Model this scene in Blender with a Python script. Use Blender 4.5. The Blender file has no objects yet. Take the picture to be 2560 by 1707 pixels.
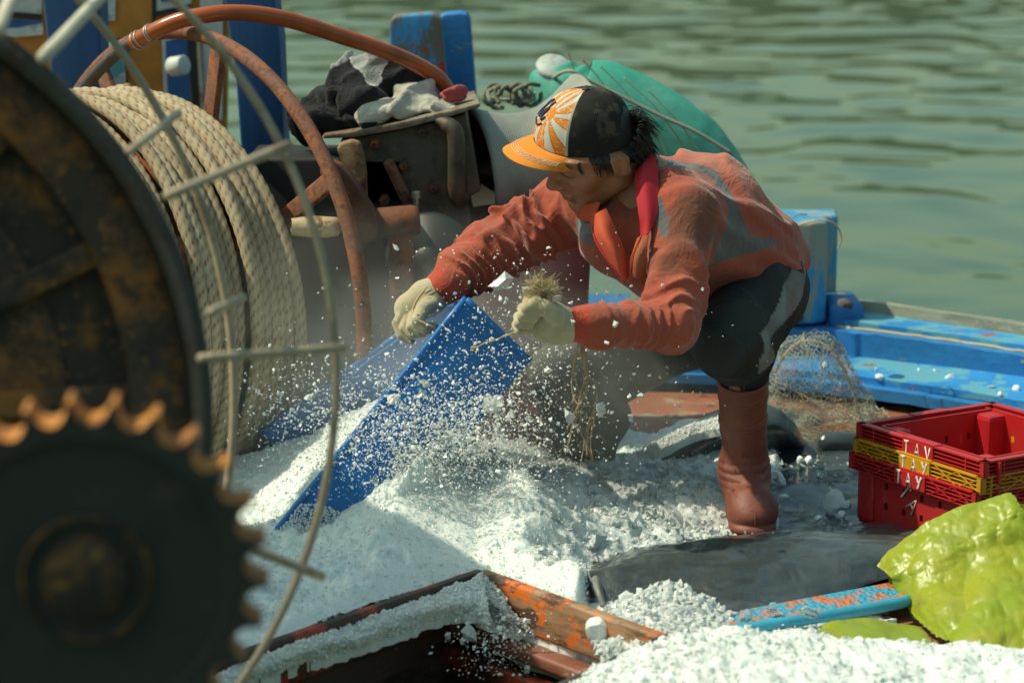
import bpy, bmesh, math, random
import numpy as np
from mathutils import Vector, Matrix
R = math.radians
random.seed(7); RNG = np.random.default_rng(7)
scene = bpy.context.scene
COL = scene.collection

# ------------------------------------------------------------------ camera
PITCH = R(11.5); FPX = 6044.0
CAM = np.array([0.0, -5.6*(math.cos(PITCH)-.0797*math.sin(PITCH)), 5.6*(math.sin(PITCH)+.0797*math.cos(PITCH))])
cd = bpy.data.cameras.new('camera'); cam = bpy.data.objects.new('camera', cd); COL.objects.link(cam)
cam.location = CAM; cam.rotation_euler = (R(90)-PITCH, 0, 0)
cd.sensor_width = 36; cd.lens = 85; cd.clip_start = .05; cd.clip_end = 3000
cd.dof.use_dof = True; cd.dof.focus_distance = 5.55; cd.dof.aperture_fstop = 3.3
scene.camera = cam
# ------------------------------------------------------------------ sky and sun
SUN_EL = 54.0; SUN_DIR = Vector((-.99, .0, 0)).normalized()*math.cos(R(SUN_EL)) + Vector((0, 0, math.sin(R(SUN_EL))))
w = bpy.data.worlds.new('World'); scene.world = w; w.use_nodes = True
nt = w.node_tree; nt.nodes.clear()
sky = nt.nodes.new('ShaderNodeTexSky'); sky.sky_type = 'NISHITA'; sky.sun_disc = False
sky.sun_elevation = R(SUN_EL); sky.sun_rotation = math.atan2(SUN_DIR.x, SUN_DIR.y)
sky.air_density = 1.6; sky.dust_density = 3.0; sky.ozone_density = 1.0
tint = nt.nodes.new('ShaderNodeMix'); tint.data_type = 'RGBA'; tint.blend_type = 'MULTIPLY'; tint.inputs[0].default_value = 1
tint.inputs[7].default_value = (.84, 1.05, .90, 1)
bg = nt.nodes.new('ShaderNodeBackground'); bg.inputs[1].default_value = .102
out = nt.nodes.new('ShaderNodeOutputWorld')
nt.links.new(sky.outputs[0], tint.inputs[6]); nt.links.new(tint.outputs[2], bg.inputs[0]); nt.links.new(bg.outputs[0], out.inputs[0])
sl = bpy.data.lights.new('sun', 'SUN'); so = bpy.data.objects.new('sun', sl); COL.objects.link(so)
sl.energy = 3.9; sl.angle = R(.6); sl.color = (1.0, .91, .68)
so.rotation_euler = SUN_DIR.to_track_quat('Z', 'Y').to_euler(); so.location = (-6, 0, 8)
vs = scene.view_settings; vs.view_transform = 'Standard'; vs.look = 'None'; vs.exposure = .22; vs.gamma = 1
scene.cycles.max_bounces = 7; scene.cycles.transmission_bounces = 6; scene.cycles.transparent_max_bounces = 12
scene.cycles.volume_bounces = 1; scene.cycles.use_denoising = True
scene.cycles.volume_step_rate = 2.0; scene.cycles.caustics_reflective = False; scene.cycles.caustics_refractive = False

# ------------------------------------------------------------------ projection helpers (photo pixel -> point on a real plane)
FW = np.array([0, math.cos(PITCH), -math.sin(PITCH)]); UP = np.array([0, math.sin(PITCH), math.cos(PITCH)])
def ray(px, py): return FW + np.array([1., 0, 0])*((px-1280)/FPX) - UP*((py-853.5)/FPX)
def Y(px, py, y):
    r = ray(px, py); return CAM + r*((y-CAM[1])/r[1])
def G(px, py, z=0.):
    r = ray(px, py); return CAM + r*((z-CAM[2])/r[2])
def D(px, py, d): return CAM + ray(px, py)*d
def V(*a): return np.array(a, float)
def nrm(v): v = np.asarray(v, float); return v/np.linalg.norm(v)

# ------------------------------------------------------------------ object helpers
def thing(name, label, cat, loc=(0, 0, 0), group=None, kind=None):
    o = bpy.data.objects.new(name, None); COL.objects.link(o); o.location = Vector(loc); o.empty_display_size = .1
    o['label'] = label; o['category'] = cat
    if group: o['group'] = group
    if kind: o['kind'] = kind
    return o
def wloc(o):
    l = np.array(o.location[:])
    while o.parent: o = o.parent; l = l+np.array(o.location[:])
    return l
def mesh_obj(name, verts, faces, mat, parent=None, smooth=True, local=False, cols=None, mats=None, fmat=None, label=None, auto=None):
    me = bpy.data.meshes.new(name); v = np.asarray(verts, np.float64).reshape(-1, 3)
    if parent is not None and not local: v = v-wloc(parent)
    if isinstance(faces, np.ndarray) and faces.ndim == 2:
        nf, k = faces.shape
        me.vertices.add(len(v)); me.vertices.foreach_set('co', v.ravel().astype(np.float32))
        me.loops.add(nf*k); me.loops.foreach_set('vertex_index', faces.ravel().astype(np.int32))
        me.polygons.add(nf); me.polygons.foreach_set('loop_start', np.arange(0, nf*k, k, dtype=np.int32))
        me.polygons.foreach_set('loop_total', np.full(nf, k, np.int32)); me.update(calc_edges=True); me.validate()
    else:
        me.from_pydata(v.tolist(), [], [list(map(int, f)) for f in faces]); me.update()
    for m in (mats if mats else [mat]): me.materials.append(m)
    if fmat is not None: me.polygons.foreach_set('material_index', np.asarray(fmat, np.int32))
    me.polygons.foreach_set('use_smooth', np.full(len(me.polygons), smooth))
    if cols is not None:
        a = me.color_attributes.new('Col', 'FLOAT_COLOR', 'POINT')
        c = np.ones((len(v), 4), np.float32); c[:, :3] = cols; a.data.foreach_set('color', c.ravel())
    if auto: me.set_sharp_from_angle(angle=R(auto))
    o = bpy.data.objects.new(name, me); COL.objects.link(o)
    if parent is not None: o.parent = parent
    if label: o['label'] = label
    return o
def tag(o, label, cat, group=None, kind=None):
    o['label'] = label; o['category'] = cat
    if group: o['group'] = group
    if kind: o['kind'] = kind
    return o
def center(o):      # put a world-built top-level mesh's origin at its base centre
    me = o.data; n = len(me.vertices); a = np.empty(n*3, np.float32); me.vertices.foreach_get('co', a); a = a.reshape(-1, 3)
    c = (a.min(0)+a.max(0))/2; c[2] = a[:, 2].min(); me.vertices.foreach_set('co', (a-c).ravel()); o.location = Vector(c.tolist()); me.update(); return o
class MB:
    def __init__(s): s.v = []; s.f = []; s.n = 0; s.c = []
    def add(s, v, f, col=None):
        v = np.asarray(v, float).reshape(-1, 3); s.v.append(v)
        s.f += [[int(i)+s.n for i in q] for q in f]; s.n += len(v)
        if col is not None: s.c.append(np.tile(np.array(col, float), (len(v), 1)) if np.ndim(col) == 1 else col)
        return s
    def obj(s, name, mat, parent=None, **k):
        if s.c: k['cols'] = np.concatenate(s.c)
        return mesh_obj(name, np.concatenate(s.v), s.f, mat, parent, **k)
def catmull(P, n):
    P = np.asarray(P, float); m = len(P)
    if m == 2: t = np.linspace(0, 1, n)[:, None]; return P[0]*(1-t)+P[1]*t
    Q = np.vstack([2*P[0]-P[1], P, 2*P[-1]-P[-2]]); u = np.linspace(0, m-1, n); i = np.minimum(u.astype(int), m-2); t = (u-i)[:, None]
    a, b, c, d = Q[i], Q[i+1], Q[i+2], Q[i+3]
    return .5*(2*b+(c-a)*t+(2*a-5*b+4*c-d)*t*t+(3*b-a-3*c+d)*t**3)
def tube(pts, r, nseg=None, k=8, closed=False, prof=None, caps=True, flat=None):
    P = catmull(pts, nseg) if nseg else np.asarray(pts, float); n = len(P)
    rr = np.interp(np.linspace(0, 1, n), np.linspace(0, 1, len(r)), r) if np.ndim(r) else np.full(n, r)
    T = np.gradient(P, axis=0) if not closed else (np.roll(P, -1, 0)-np.roll(P, 1, 0)); T /= np.linalg.norm(T, axis=1)[:, None]+1e-12
    ref = V(0, 0, 1) if abs(T[0][2]) < .9 else V(1, 0, 0)
    N = np.zeros_like(P); N[0] = nrm(np.cross(T[0], ref))
    for i in range(1, n):
        q = N[i-1]-T[i]*np.dot(N[i-1], T[i]); N[i] = q/(np.linalg.norm(q)+1e-12)
    B = np.cross(T, N); a = np.arange(k)/k*2*np.pi
    m = np.ones((n, k)) if prof is None else prof(np.arange(n)[:, None], a[None, :])
    fl = 1 if flat is None else flat
    X = P[:, None]+rr[:, None, None]*m[:, :, None]*(N[:, None]*np.cos(a)[None, :, None]+fl*B[:, None]*np.sin(a)[None, :, None])
    v = X.reshape(-1, 3); f = []
    for i in range(n if closed else n-1):
        j = (i+1) % n
        for q in range(k): f.append([i*k+q, i*k+(q+1) % k, j*k+(q+1) % k, j*k+q])
    if caps and not closed: f.append(list(range(k))[::-1]); f.append([(n-1)*k+q for q in range(k)])
    return v, f
def circle(c, r, ax, n=64, ph=0., a0=0, a1=None, r2=None):
    ax = nrm(ax); u = nrm(np.cross(ax, V(0, 0, 1) if abs(ax[2]) < .95 else V(0, 1, 0))); w2 = np.cross(ax, u)
    t = (np.arange(n)/n*2*np.pi+ph) if a1 is None else np.linspace(a0, a1, n)
    return np.asarray(c)+r*(u*np.cos(t)[:, None]+w2*np.sin(t)[:, None])
def lathe(c, ax, prof, n=48):
    """prof: list of (along, radius)"""
    rings = [circle(np.asarray(c)+nrm(ax)*a, max(r, 1e-4), ax, n) for a, r in prof]; v = np.concatenate(rings); f = []
    for i in range(len(prof)-1):
        for q in range(n): f.append([i*n+q, i*n+(q+1) % n, (i+1)*n+(q+1) % n, (i+1)*n+q])
    return v, f
def box(c, sx, sy, sz, rot=None, bev=.006, seg=2):
    bm = bmesh.new(); bmesh.ops.create_cube(bm, size=1)
    for v in bm.verts: v.co = Vector((v.co.x*sx, v.co.y*sy, v.co.z*sz))
    if bev: bmesh.ops.bevel(bm, geom=bm.edges[:], offset=min(bev, .45*min(sx, sy, sz)), segments=seg, affect='EDGES', profile=.6)
    return bmout(bm, rot, c)
def bmout(bm, rot=None, c=(0, 0, 0)):
    bm.verts.ensure_lookup_table(); v = np.array([x.co[:] for x in bm.verts]); f = [[q.index for q in x.verts] for x in bm.faces]; bm.free()
    if rot is not None: v = v@np.asarray(rot).T
    return v+np.asarray(c), f
def prism(pts, ext, bev=.006, seg=2):
    """pts: planar outline of 3-D points, ext: extrusion vector"""
    bm = bmesh.new(); vs_ = [bm.verts.new(Vector(p)) for p in pts]; f = bm.faces.new(vs_)
    r = bmesh.ops.extrude_face_region(bm, geom=[f])
    for g in r['geom']:
        if isinstance(g, bmesh.types.BMVert): g.co += Vector(ext)
    bmesh.ops.recalc_face_normals(bm, faces=bm.faces[:])
    if bev: bmesh.ops.bevel(bm, geom=bm.edges[:], offset=bev, segments=seg, affect='EDGES', profile=.6, clamp_overlap=True)
    return bmout(bm)
def bar(a, b, w_, h_, upv=(0, 0, 1), bev=.004):
    a = np.asarray(a, float); b = np.asarray(b, float); x = nrm(b-a); z = nrm(np.asarray(upv)-x*np.dot(upv, x)); y = np.cross(z, x)
    return box((a+b)/2, np.linalg.norm(b-a), w_, h_, np.stack([x, y, z], 1), bev)

# ------------------------------------------------------------------ numpy noise
def _h(ix, iy, iz, s):
    n = (ix*374761393+iy*668265263+iz*1274126177+s*974711) & 0xffffffff
    n = ((n ^ (n >> 13))*1274126177) & 0xffffffff; n = n ^ (n >> 16); return (n & 0xffff)/65535.
def vnoise(p, s=0):
    p = np.asarray(p, float); i = np.floor(p).astype(np.int64); f = p-i; f = f*f*(3-2*f); o = 0
    for dx in (0, 1):
        for dy in (0, 1):
            for dz in (0, 1):
                wt = (f[..., 0] if dx else 1-f[..., 0])*(f[..., 1] if dy else 1-f[..., 1])*(f[..., 2] if dz else 1-f[..., 2])
                o = o+wt*_h(i[..., 0]+dx, i[..., 1]+dy, i[..., 2]+dz, s)
    return o*2-1
def fbm(p, sc, oct=4, s=0, gain=.5, ridge=False):
    p = np.asarray(p)*sc; a = 1.; o = 0.; t = 0.
    for k in range(oct):
        n = vnoise(p, s+k*17); n = (1-2*np.abs(n)) if ridge else n
        o = o+a*n; t += a; a *= gain; p = p*2.03+11.3
    return o/t
def sheet(rows, nu, nv, conv=None):
    """rows: list of rows of control points -> smooth grid of world points (nv, nu, 3)"""
    A = [catmull(r, nu) for r in rows]; A = np.array(A); g = catmull(A.reshape(len(rows), -1), nv).reshape(nv, nu, -1)
    if conv is not None: g = np.array([[conv(*q) for q in r] for r in g])
    return g
def gnormals(g):
    du = np.gradient(g, axis=1); dv = np.gradient(g, axis=0); n = np.cross(du, dv); return n/(np.linalg.norm(n, axis=2)[..., None]+1e-12)
def gfaces(nv, nu, off=0, flip=False):
    i, j = np.meshgrid(np.arange(nv-1), np.arange(nu-1), indexing='ij'); a = (i*nu+j).ravel()+off
    q = np.stack([a, a+1, a+nu+1, a+nu], 1); return q[:, ::-1] if flip else q
def thick(g, t):
    """closed slab from a grid"""
    nv, nu = g.shape[:2]; n = gnormals(g); v = np.concatenate([g.reshape(-1, 3), (g-n*t).reshape(-1, 3)]); N = nv*nu
    f = [gfaces(nv, nu), gfaces(nv, nu, N, True)]
    b = np.concatenate([np.arange(nu), np.arange(1, nv)*nu+nu-1, np.arange(nu-2, -1, -1)+(nv-1)*nu, np.arange(nv-2, 0, -1)*nu])
    c = np.roll(b, -1); f.append(np.stack([c, b, b+N, c+N], 1)); return v, np.concatenate(f)

# ------------------------------------------------------------------ signed-distance modelling (smooth unions, polygonised by surface nets)
class SDF:
    def __init__(s, lo, hi, h):
        s.lo = np.asarray(lo, float); s.h = h; s.n = np.ceil((np.asarray(hi)-s.lo)/h).astype(int)+1
        s.F = np.full(s.n, .2, np.float32)
    def win(s, lo, hi):
        a = np.maximum(np.floor((lo-s.lo)/s.h).astype(int), 0); b = np.minimum(np.ceil((hi-s.lo)/s.h).astype(int)+1, s.n)
        b = np.maximum(a+1, b)
        sl_ = tuple(slice(x, y) for x, y in zip(a, b)); g = [s.lo[i]+np.arange(a[i], b[i])*s.h for i in range(3)]
        return sl_, np.stack(np.meshgrid(*g, indexing='ij'), -1)
    def put(s, sl_, d, k, mode):
        d = d.astype(np.float32); F = s.F[sl_]
        if mode == 'sub': d = -d; hh = np.maximum(k-np.abs(F-d), 0)/k; s.F[sl_] = np.maximum(F, d)+hh*hh*k*.25
        elif mode == 'int': s.F[sl_] = np.maximum(F, d)
        else: hh = np.maximum(k-np.abs(F-d), 0)/k; s.F[sl_] = np.minimum(F, d)-hh*hh*k*.25
    def cap(s, a, b, ra, rb, k=.02, mode='add', warp=None, sq=None):
        a = np.asarray(a, float); b = np.asarray(b, float); m = max(ra, rb)+k+3*s.h+.02
        sl_, P = s.win(np.minimum(a, b)-m, np.maximum(a, b)+m); ab = b-a; L = max(np.dot(ab, ab), 1e-9); t = np.clip(((P-a)@ab)/L, 0, 1)
        q = P-a-t[..., None]*ab
        if sq is not None:       # sq=(direction, factor): squash thickness along a direction
            dn, fc = nrm(sq[0]), sq[1]; c = q@dn; q = q+dn*(c*(1/fc-1))[..., None]
        d = np.linalg.norm(q, axis=-1)-(ra+(rb-ra)*t)
        if warp is not None: d = d+warp(P, t)
        s.put(sl_, d, k, mode); return s
    def ell(s, c, r, rot=None, k=.02, mode='add', warp=None):
        c = np.asarray(c, float); r = np.asarray(r, float); m = r.max()+k+3*s.h+.01; sl_, P = s.win(c-m, c+m); q = P-c
        if rot is not None: q = q@np.asarray(rot)
        k0 = np.linalg.norm(q/r, axis=-1); k1 = np.linalg.norm(q/(r*r), axis=-1)+1e-9; d = k0*(k0-1)/k1
        if warp is not None: d = d+warp(P, None)
        s.put(sl_, d, k, mode); return s
    def half(s, p, n, k=.004):
        sl_, P = s.win(s.lo, s.lo+s.n*s.h); d = (P-np.asarray(p))@nrm(n); F = s.F; hh = np.maximum(k-np.abs(F-d), 0)/k
        s.F = (np.maximum(F, d)+hh*hh*k*.25).astype(np.float32); return s
    def mesh(s):
        F = s.F; F[0] = F[-1] = .1; F[:, 0] = F[:, -1] = .1; F[:, :, 0] = F[:, :, -1] = .1
        S = F < 0; c = np.zeros(tuple(x-1 for x in F.shape), np.int8); offs = [(x, y, z) for x in (0, 1) for y in (0, 1) for z in (0, 1)]
        N = F.shape
        for o in offs: c += S[o[0]:N[0]-1+o[0], o[1]:N[1]-1+o[1], o[2]:N[2]-1+o[2]]
        act = np.argwhere((c > 0) & (c < 8)); idx = np.full(c.shape, -1, np.int64); idx[tuple(act.T)] = np.arange(len(act))
        val = {o: F[act[:, 0]+o[0], act[:, 1]+o[1], act[:, 2]+o[2]] for o in offs}; pos = np.zeros((len(act), 3)); cnt = np.zeros(len(act))
        for a in offs:
            for ax in range(3):
                if a[ax]: continue
                b = list(a); b[ax] = 1; b = tuple(b); va, vb = val[a], val[b]; m = (va < 0) != (vb < 0)
                t = va[m]/(va[m]-vb[m]); p = np.tile(np.array(a, float), (m.sum(), 1)); p[:, ax] += t; pos[m] += p; cnt[m] += 1
        v = s.lo+(act+pos/cnt[:, None])*s.h; faces = []
        for ax in range(3):
            sl1 = [slice(None)]*3; sl2 = [slice(None)]*3; sl1[ax] = slice(0, -1); sl2[ax] = slice(1, None)
            A, B = S[tuple(sl1)], S[tuple(sl2)]; e = np.argwhere(A != B); u, w_ = [(1, 2), (2, 0), (0, 1)][ax]
            ok = (e[:, u] > 0) & (e[:, w_] > 0) & (e[:, u] < N[u]-1) & (e[:, w_] < N[w_]-1); e = e[ok]; ins = A[tuple(e.T)]
            q = []
            for du, dw in ((-1, -1), (0, -1), (0, 0), (-1, 0)):
                x = e.copy(); x[:, u] += du; x[:, w_] += dw; q.append(idx[tuple(x.T)])
            q = np.stack(q, 1); q[~ins] = q[~ins][:, ::-1]; faces.append(q)
        f = np.concatenate(faces); f = f[(f >= 0).all(1)]; s.F = None; return v, f

# ------------------------------------------------------------------ materials
class M:
    def __init__(s, name, col=(.5, .5, .5), rough=.5, metal=0., spec=.5):
        s.m = bpy.data.materials.new(name); s.m.use_nodes = True; s.t = s.m.node_tree; s.p = s.t.nodes['Principled BSDF']
        s.tc = s.t.nodes.new('ShaderNodeTexCoord'); s.co = s.tc.outputs['Object']; s.col = None; s.h = None
        s.p.inputs['Base Color'].default_value = (*col, 1); s.p.inputs['Roughness'].default_value = rough
        s.p.inputs['Metallic'].default_value = metal; s.p.inputs['Specular IOR Level'].default_value = spec; s.base = col
    def map(s, scale=(1, 1, 1), rot=(0, 0, 0)):
        n = s.t.nodes.new('ShaderNodeMapping'); n.inputs['Scale'].default_value = scale; n.inputs['Rotation'].default_value = rot
        s.t.links.new(s.tc.outputs['Object'], n.inputs[0]); return n.outputs[0]
    def noise(s, scale, detail=5, rough=.6, co=None, lo=0., hi=1., dist=0., vec=(1, 1, 1)):
        n = s.t.nodes.new('ShaderNodeTexNoise'); n.inputs['Scale'].default_value = scale; n.inputs['Detail'].default_value = detail
        n.inputs['Roughness'].default_value = rough; n.inputs['Distortion'].default_value = dist
        s.t.links.new(co if co is not None else (s.co if vec == (1, 1, 1) else s.map(vec)), n.inputs['Vector']); return s.rng(n.outputs[0], lo, hi)
    def vor(s, scale, feat='DISTANCE_TO_EDGE', lo=0., hi=1., vec=(1, 1, 1)):
        n = s.t.nodes.new('ShaderNodeTexVoronoi'); n.feature = feat; n.inputs['Scale'].default_value = scale
        s.t.links.new(s.co if vec == (1, 1, 1) else s.map(vec), n.inputs['Vector']); return s.rng(n.outputs[0], lo, hi)
    def wave(s, scale, vec=(1, 1, 1), rot=(0, 0, 0), dist=0., lo=0., hi=1., dir='X', det=2):
        n = s.t.nodes.new('ShaderNodeTexWave'); n.bands_direction = dir; n.inputs['Scale'].default_value = scale
        n.inputs['Distortion'].default_value = dist; n.inputs['Detail'].default_value = det
        s.t.links.new(s.map(vec, rot), n.inputs['Vector']); return s.rng(n.outputs['Fac'], lo, hi)
    def rng(s, x, lo, hi):
        if lo == 0. and hi == 1.: return x
        n = s.t.nodes.new('ShaderNodeMapRange'); n.inputs[1].default_value = lo; n.inputs[2].default_value = hi; s.t.links.new(x, n.inputs[0]); return n.outputs[0]
    def mix(s, fac, col, amt=1., blend='MIX'):
        """lay colour col over what is there where fac is high"""
        n = s.t.nodes.new('ShaderNodeMix'); n.data_type = 'RGBA'; n.blend_type = blend
        if hasattr(fac, 'links') or not isinstance(fac, (int, float)):
            if amt != 1.: fac = s.math('MULTIPLY', fac, amt)
            s.t.links.new(fac, n.inputs[0])
        else: n.inputs[0].default_value = fac
        if s.col is None: n.inputs[6].default_value = (*s.base, 1)
        else: s.t.links.new(s.col, n.inputs[6])
        if isinstance(col, tuple): n.inputs[7].default_value = (*col, 1)
        else: s.t.links.new(col, n.inputs[7])
        s.col = n.outputs[2]; s.t.links.new(s.col, s.p.inputs['Base Color']); return s
    def attr(s, name='Col'):
        n = s.t.nodes.new('ShaderNodeAttribute'); n.attribute_name = name; s.col = n.outputs['Color']; s.t.links.new(s.col, s.p.inputs['Base Color']); return s
    def math(s, op, a, b):
        n = s.t.nodes.new('ShaderNodeMath'); n.operation = op
        for i, x in enumerate((a, b)):
            if isinstance(x, (int, float)): n.inputs[i].default_value = x
            else: s.t.links.new(x, n.inputs[i])
        return n.outputs[0]
    def bump(s, h, strength=.3, dist=.01):
        n = s.t.nodes.new('ShaderNodeBump'); n.inputs['Strength'].default_value = strength; n.inputs['Distance'].default_value = dist
        s.t.links.new(h, n.inputs['Height'])
        if s.h is not None: s.t.links.new(s.h, n.inputs['Normal'])
        s.h = n.outputs[0]; s.t.links.new(s.h, s.p.inputs['Normal']); return s
    def rough(s, x, a, b):
        n = s.t.nodes.new('ShaderNodeMapRange'); n.inputs[3].default_value = a; n.inputs[4].default_value = b; s.t.links.new(x, n.inputs[0])
        s.t.links.new(n.outputs[0], s.p.inputs['Roughness']); return s
    def set(s, **k):
        for a, b in k.items(): s.p.inputs[a.replace('_', ' ')].default_value = b
        return s
def rust(name, base, amt=.5, sc=9, dark=(.05, .02, .01), rst=(.32, .09, .02), rough=.8):
    a = M(name, base, rough); a.mix(a.noise(sc, 8, .7, lo=amt-.06, hi=amt+.06), rst); a.mix(a.noise(sc*2.7, 6, .7, lo=.5, hi=.62), dark, .8)
    a.mix(a.noise(sc*9, 4, .7, lo=.58, hi=.7), (rst[0]*1.5, rst[1]*1.8, rst[2]*2.5), .6)
    a.bump(a.noise(sc*6, 8, .75), .5, .006); return a.m
def chipped(name, base, under, amt=.62, sc=10, worn=(.35, .3, .2), stretch=(1, 1, 1), third=None, rough=.55, t3=.60):
    a = M(name, base, rough)
    a.mix(a.noise(sc*.35, 4, .6, vec=stretch, lo=.35, hi=.75), tuple(min(1, c*1.7+.02) for c in base), .6)
    a.mix(a.noise(sc*4, 8, .7, vec=stretch, lo=.35, hi=.65), tuple(c*.55 for c in base), .5)
    n = a.noise(sc, 10, .72, vec=stretch, lo=amt-.015, hi=amt+.015); a.mix(n, under)
    if third: a.mix(a.noise(sc*1.3, 10, .7, lo=t3, hi=t3+.02), third)
    a.mix(a.noise(sc*14, 4, .8, lo=.66, hi=.72), worn, .7)
    a.bump(a.noise(sc*5, 8, .7, vec=stretch), .35, .004); a.bump(n, -.25, .003); return a.m
# ================================================================== WATER, HILLS
def build_water():
    nu, nv = 640, 720; s = np.linspace(0, 1, nv)
    yy = -4+6.0*(np.exp(s*4.45)-1)/1.6; X = np.linspace(-1, 1, nu)[None, :]*(3.2+.42*(yy+6)[:, None]); Yy = np.tile(yy[:, None], (1, nu))
    P = np.stack([X, Yy*1.15, np.zeros_like(X)], -1)
    wrp = np.stack([fbm(P, .35, 2, 5), fbm(P, .35, 2, 9), 0*X], -1); P2 = P+wrp*.9
    h = .032*fbm(P2*V(1.25, 1.0, 1), 1.0, 2, 31, gain=.3)+.0050*fbm(P2*V(1.0, 1.1, 1), 2.6, 1, 77)
    h += .0012*fbm(P*V(.8, 1.1, 1), 7, 1, 3)
    g = np.stack([X, Yy, -1.0+h], -1); m = M('sea_water', (.048, .085, .045), .02, spec=.5); m.set(IOR=1.33)
    m.mix(m.noise(.25, 3, lo=.3, hi=.7), (.055, .094, .05)); m.bump(m.noise(1.6, 1, .4, vec=(1.0, 1.0, 1)), .03, .02)
    o = mesh_obj('water', g.reshape(-1, 3), gfaces(nv, nu), m.m); o['kind'] = 'structure'
    # wide sheet to the horizon, a little lower
    v, f = box((0, 900, -1.35), 5200, 2200, .2, bev=0); o2 = mesh_obj('far_water', v, f, m.m); o2['kind'] = 'structure'
    n = 220; rows = []
    for r_, k in ((430, 0), (460, .55), (520, 1), (620, .8)):
        a = np.linspace(-1.25, 1.25, n); ph = np.stack([np.cos(a), np.sin(a), 0*a], -1)
        hh = (47+12*fbm(ph, 3.1, 4, 12)+4*fbm(ph, 22, 4, 6))*k-3; rows.append(np.stack([r_*np.sin(a), r_*np.cos(a), hh], -1))
    hm = M('hill_green', (.012, .026, .012), .95); hm.mix(hm.noise(.03, 8, .7, lo=.4, hi=.6), (.02, .04, .015))
    o = mesh_obj('hills', np.concatenate(rows), gfaces(4, n), hm.m); o['kind'] = 'structure'
build_water()

# ================================================================== THE BOAT
M_BLUE = chipped('worn_blue_paint', (.012, .16, .42), (.30, .33, .26), .64, 7, worn=(.30, .34, .28), stretch=(1, 1, 2))
M_BLUEDECK = chipped('worn_blue_ledge', (.015, .20, .50), (.10, .32, .42), .50, 6, worn=(.4, .42, .33), third=(.24, .10, .05), stretch=(.7, 1, 1.5))
M_POST = chipped('peeling_post_paint', (.02, .24, .48), (.27, .30, .25), .50, 6, worn=(.40, .27, .14), stretch=(1.6, 1.6, .45))
M_POSTR = chipped('peeling_post_paint_red', (.03, .20, .42), (.13, .12, .09), .50, 9, worn=(.2, .1, .05), third=(.42, .03, .035), t3=.55, stretch=(1.2, 1.2, .6))
M_PILLAR = chipped('pillar_blue_paint', (.008, .07, .20), (.02, .12, .16), .66, 3, worn=(.05, .1, .1), stretch=(2, 2, .25))
M_RAIL = chipped('grey_rail_wood', (.20, .22, .17), (.30, .30, .22), .5, 8, stretch=(.4, 1, 2))
M_TANWOOD = chipped('bare_tan_wood', (.34, .30, .20), (.30, .14, .06), .6, 10)
M_RUSTY = rust('rust_orange', (.10, .040, .018), .55, 8, rst=(.19, .055, .012))
M_RUSTPIPE = rust('rust_pipe', (.19, .082, .052), .53, 18, dark=(.08, .035, .028), rst=(.30, .10, .035))
M_DECK = chipped('deck_paint', (.26, .09, .04), (.30, .24, .15), .56, 9, worn=(.38, .14, .06), third=(.10, .05, .03))
M_DARKMAROON = chipped('maroon_deck_side', (.085, .028, .022), (.05, .04, .035), .6, 5)

boat = thing('fishing_boat', 'weathered blue and orange wooden fishing boat, its gunwale and deck under the bending man', 'boat', G(1500, 1100, -.3))
gst = {2700: (866, 872, 896, 958, 1038, 1068), 2560: (846, 855, 880, 943, 1020, 1048), 2350: (816, 822, 848, 918, 986, 1014), 2130: (785, 791, 821, 893, 955, 984),
       2066: (776, 782, 812, 884, 946, 972), 1930: (758, 764, 796, 872, 938, 962), 1700: (738, 744, 776, 860, 930, 950), 1450: (735, 741, 772, 850, 925, 945), 1100: (735, 741, 772, 850, 925, 945), 300: (735, 741, 772, 850, 925, 945)}
def gun(px, row, dy=0.):
    t = gst[px]; y0 = G(px, t[5], 0)[1]; yo = (0.5, .42, .27, .27, 0, 0)[row]; return Y(px, t[row], y0+yo)
def strip(name, rows, mat, xs, t=.03, n=40, disp=.003):
    g = sheet([[gun(x, r) for x in xs] for r in rows], n, max(len(rows)*4, 6)); g = g+gnormals(g)*(fbm(g, 14, 4, 3)*disp)[..., None]
    v, f = thick(g, t); return mesh_obj(name, v, f, mat, boat, auto=50)
xs = [300, 1100, 1450, 1700, 1930, 2130, 2350, 2560, 2700]; xr = [2066, 2130, 2350, 2560, 2700]
def straight(name, a, b, mat, xs_, t=.03):   # a flat plank between two profile rows
    A = catmull([gun(x, a) for x in xs_], 50); B = catmull([gun(x, b) for x in xs_], 50)
    g = np.stack([A*(1-s)+B*s for s in np.linspace(0, 1, 9)]); g = g+gnormals(g)*(fbm(g, 12, 4, 3)*.004)[..., None]
    v, f = thick(g, t); return mesh_obj(name, v, f, mat, boat, auto=50)
straight('outer_rail', 0, 1, M_RAIL, xr, .05); straight('gunwale_top', 1, 2, M_BLUEDECK, xr, .02)
straight('gunwale_side', 2, 3, M_BLUE, xr, .05); straight('ledge', 3, 4, M_BLUEDECK, xs, .02); straight('ledge_edge', 4, 5, M_BLUE, xs, .04)
xl = [300, 1100, 1450, 1700, 1930, 2066]
straight('bulwark', 2, 3, M_BLUE, xl, .06)
# worn bead along the gunwale edge
pts = catmull([gun(x, 2)+V(0, -.004, .001) for x in xr], 60); pts[:, 2] += vnoise(pts*30)*.002
v, f = tube(pts, .006, k=6); mesh_obj('edge_bead', v, f, M_TANWOOD, boat)
hullA = catmull([gun(x, 0) for x in [300, 1100, 1450, 1700, 1930, 2130, 2350, 2560, 2700]], 60)
hg = np.stack([hullA+V(0, .02, -.05)*k+V(0, -.25, -1.3)*k*.8 for k in np.linspace(0, 1, 6)]); v, f = thick(hg, .04); mesh_obj('hull', v, f, M_BLUE, boat)
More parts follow.
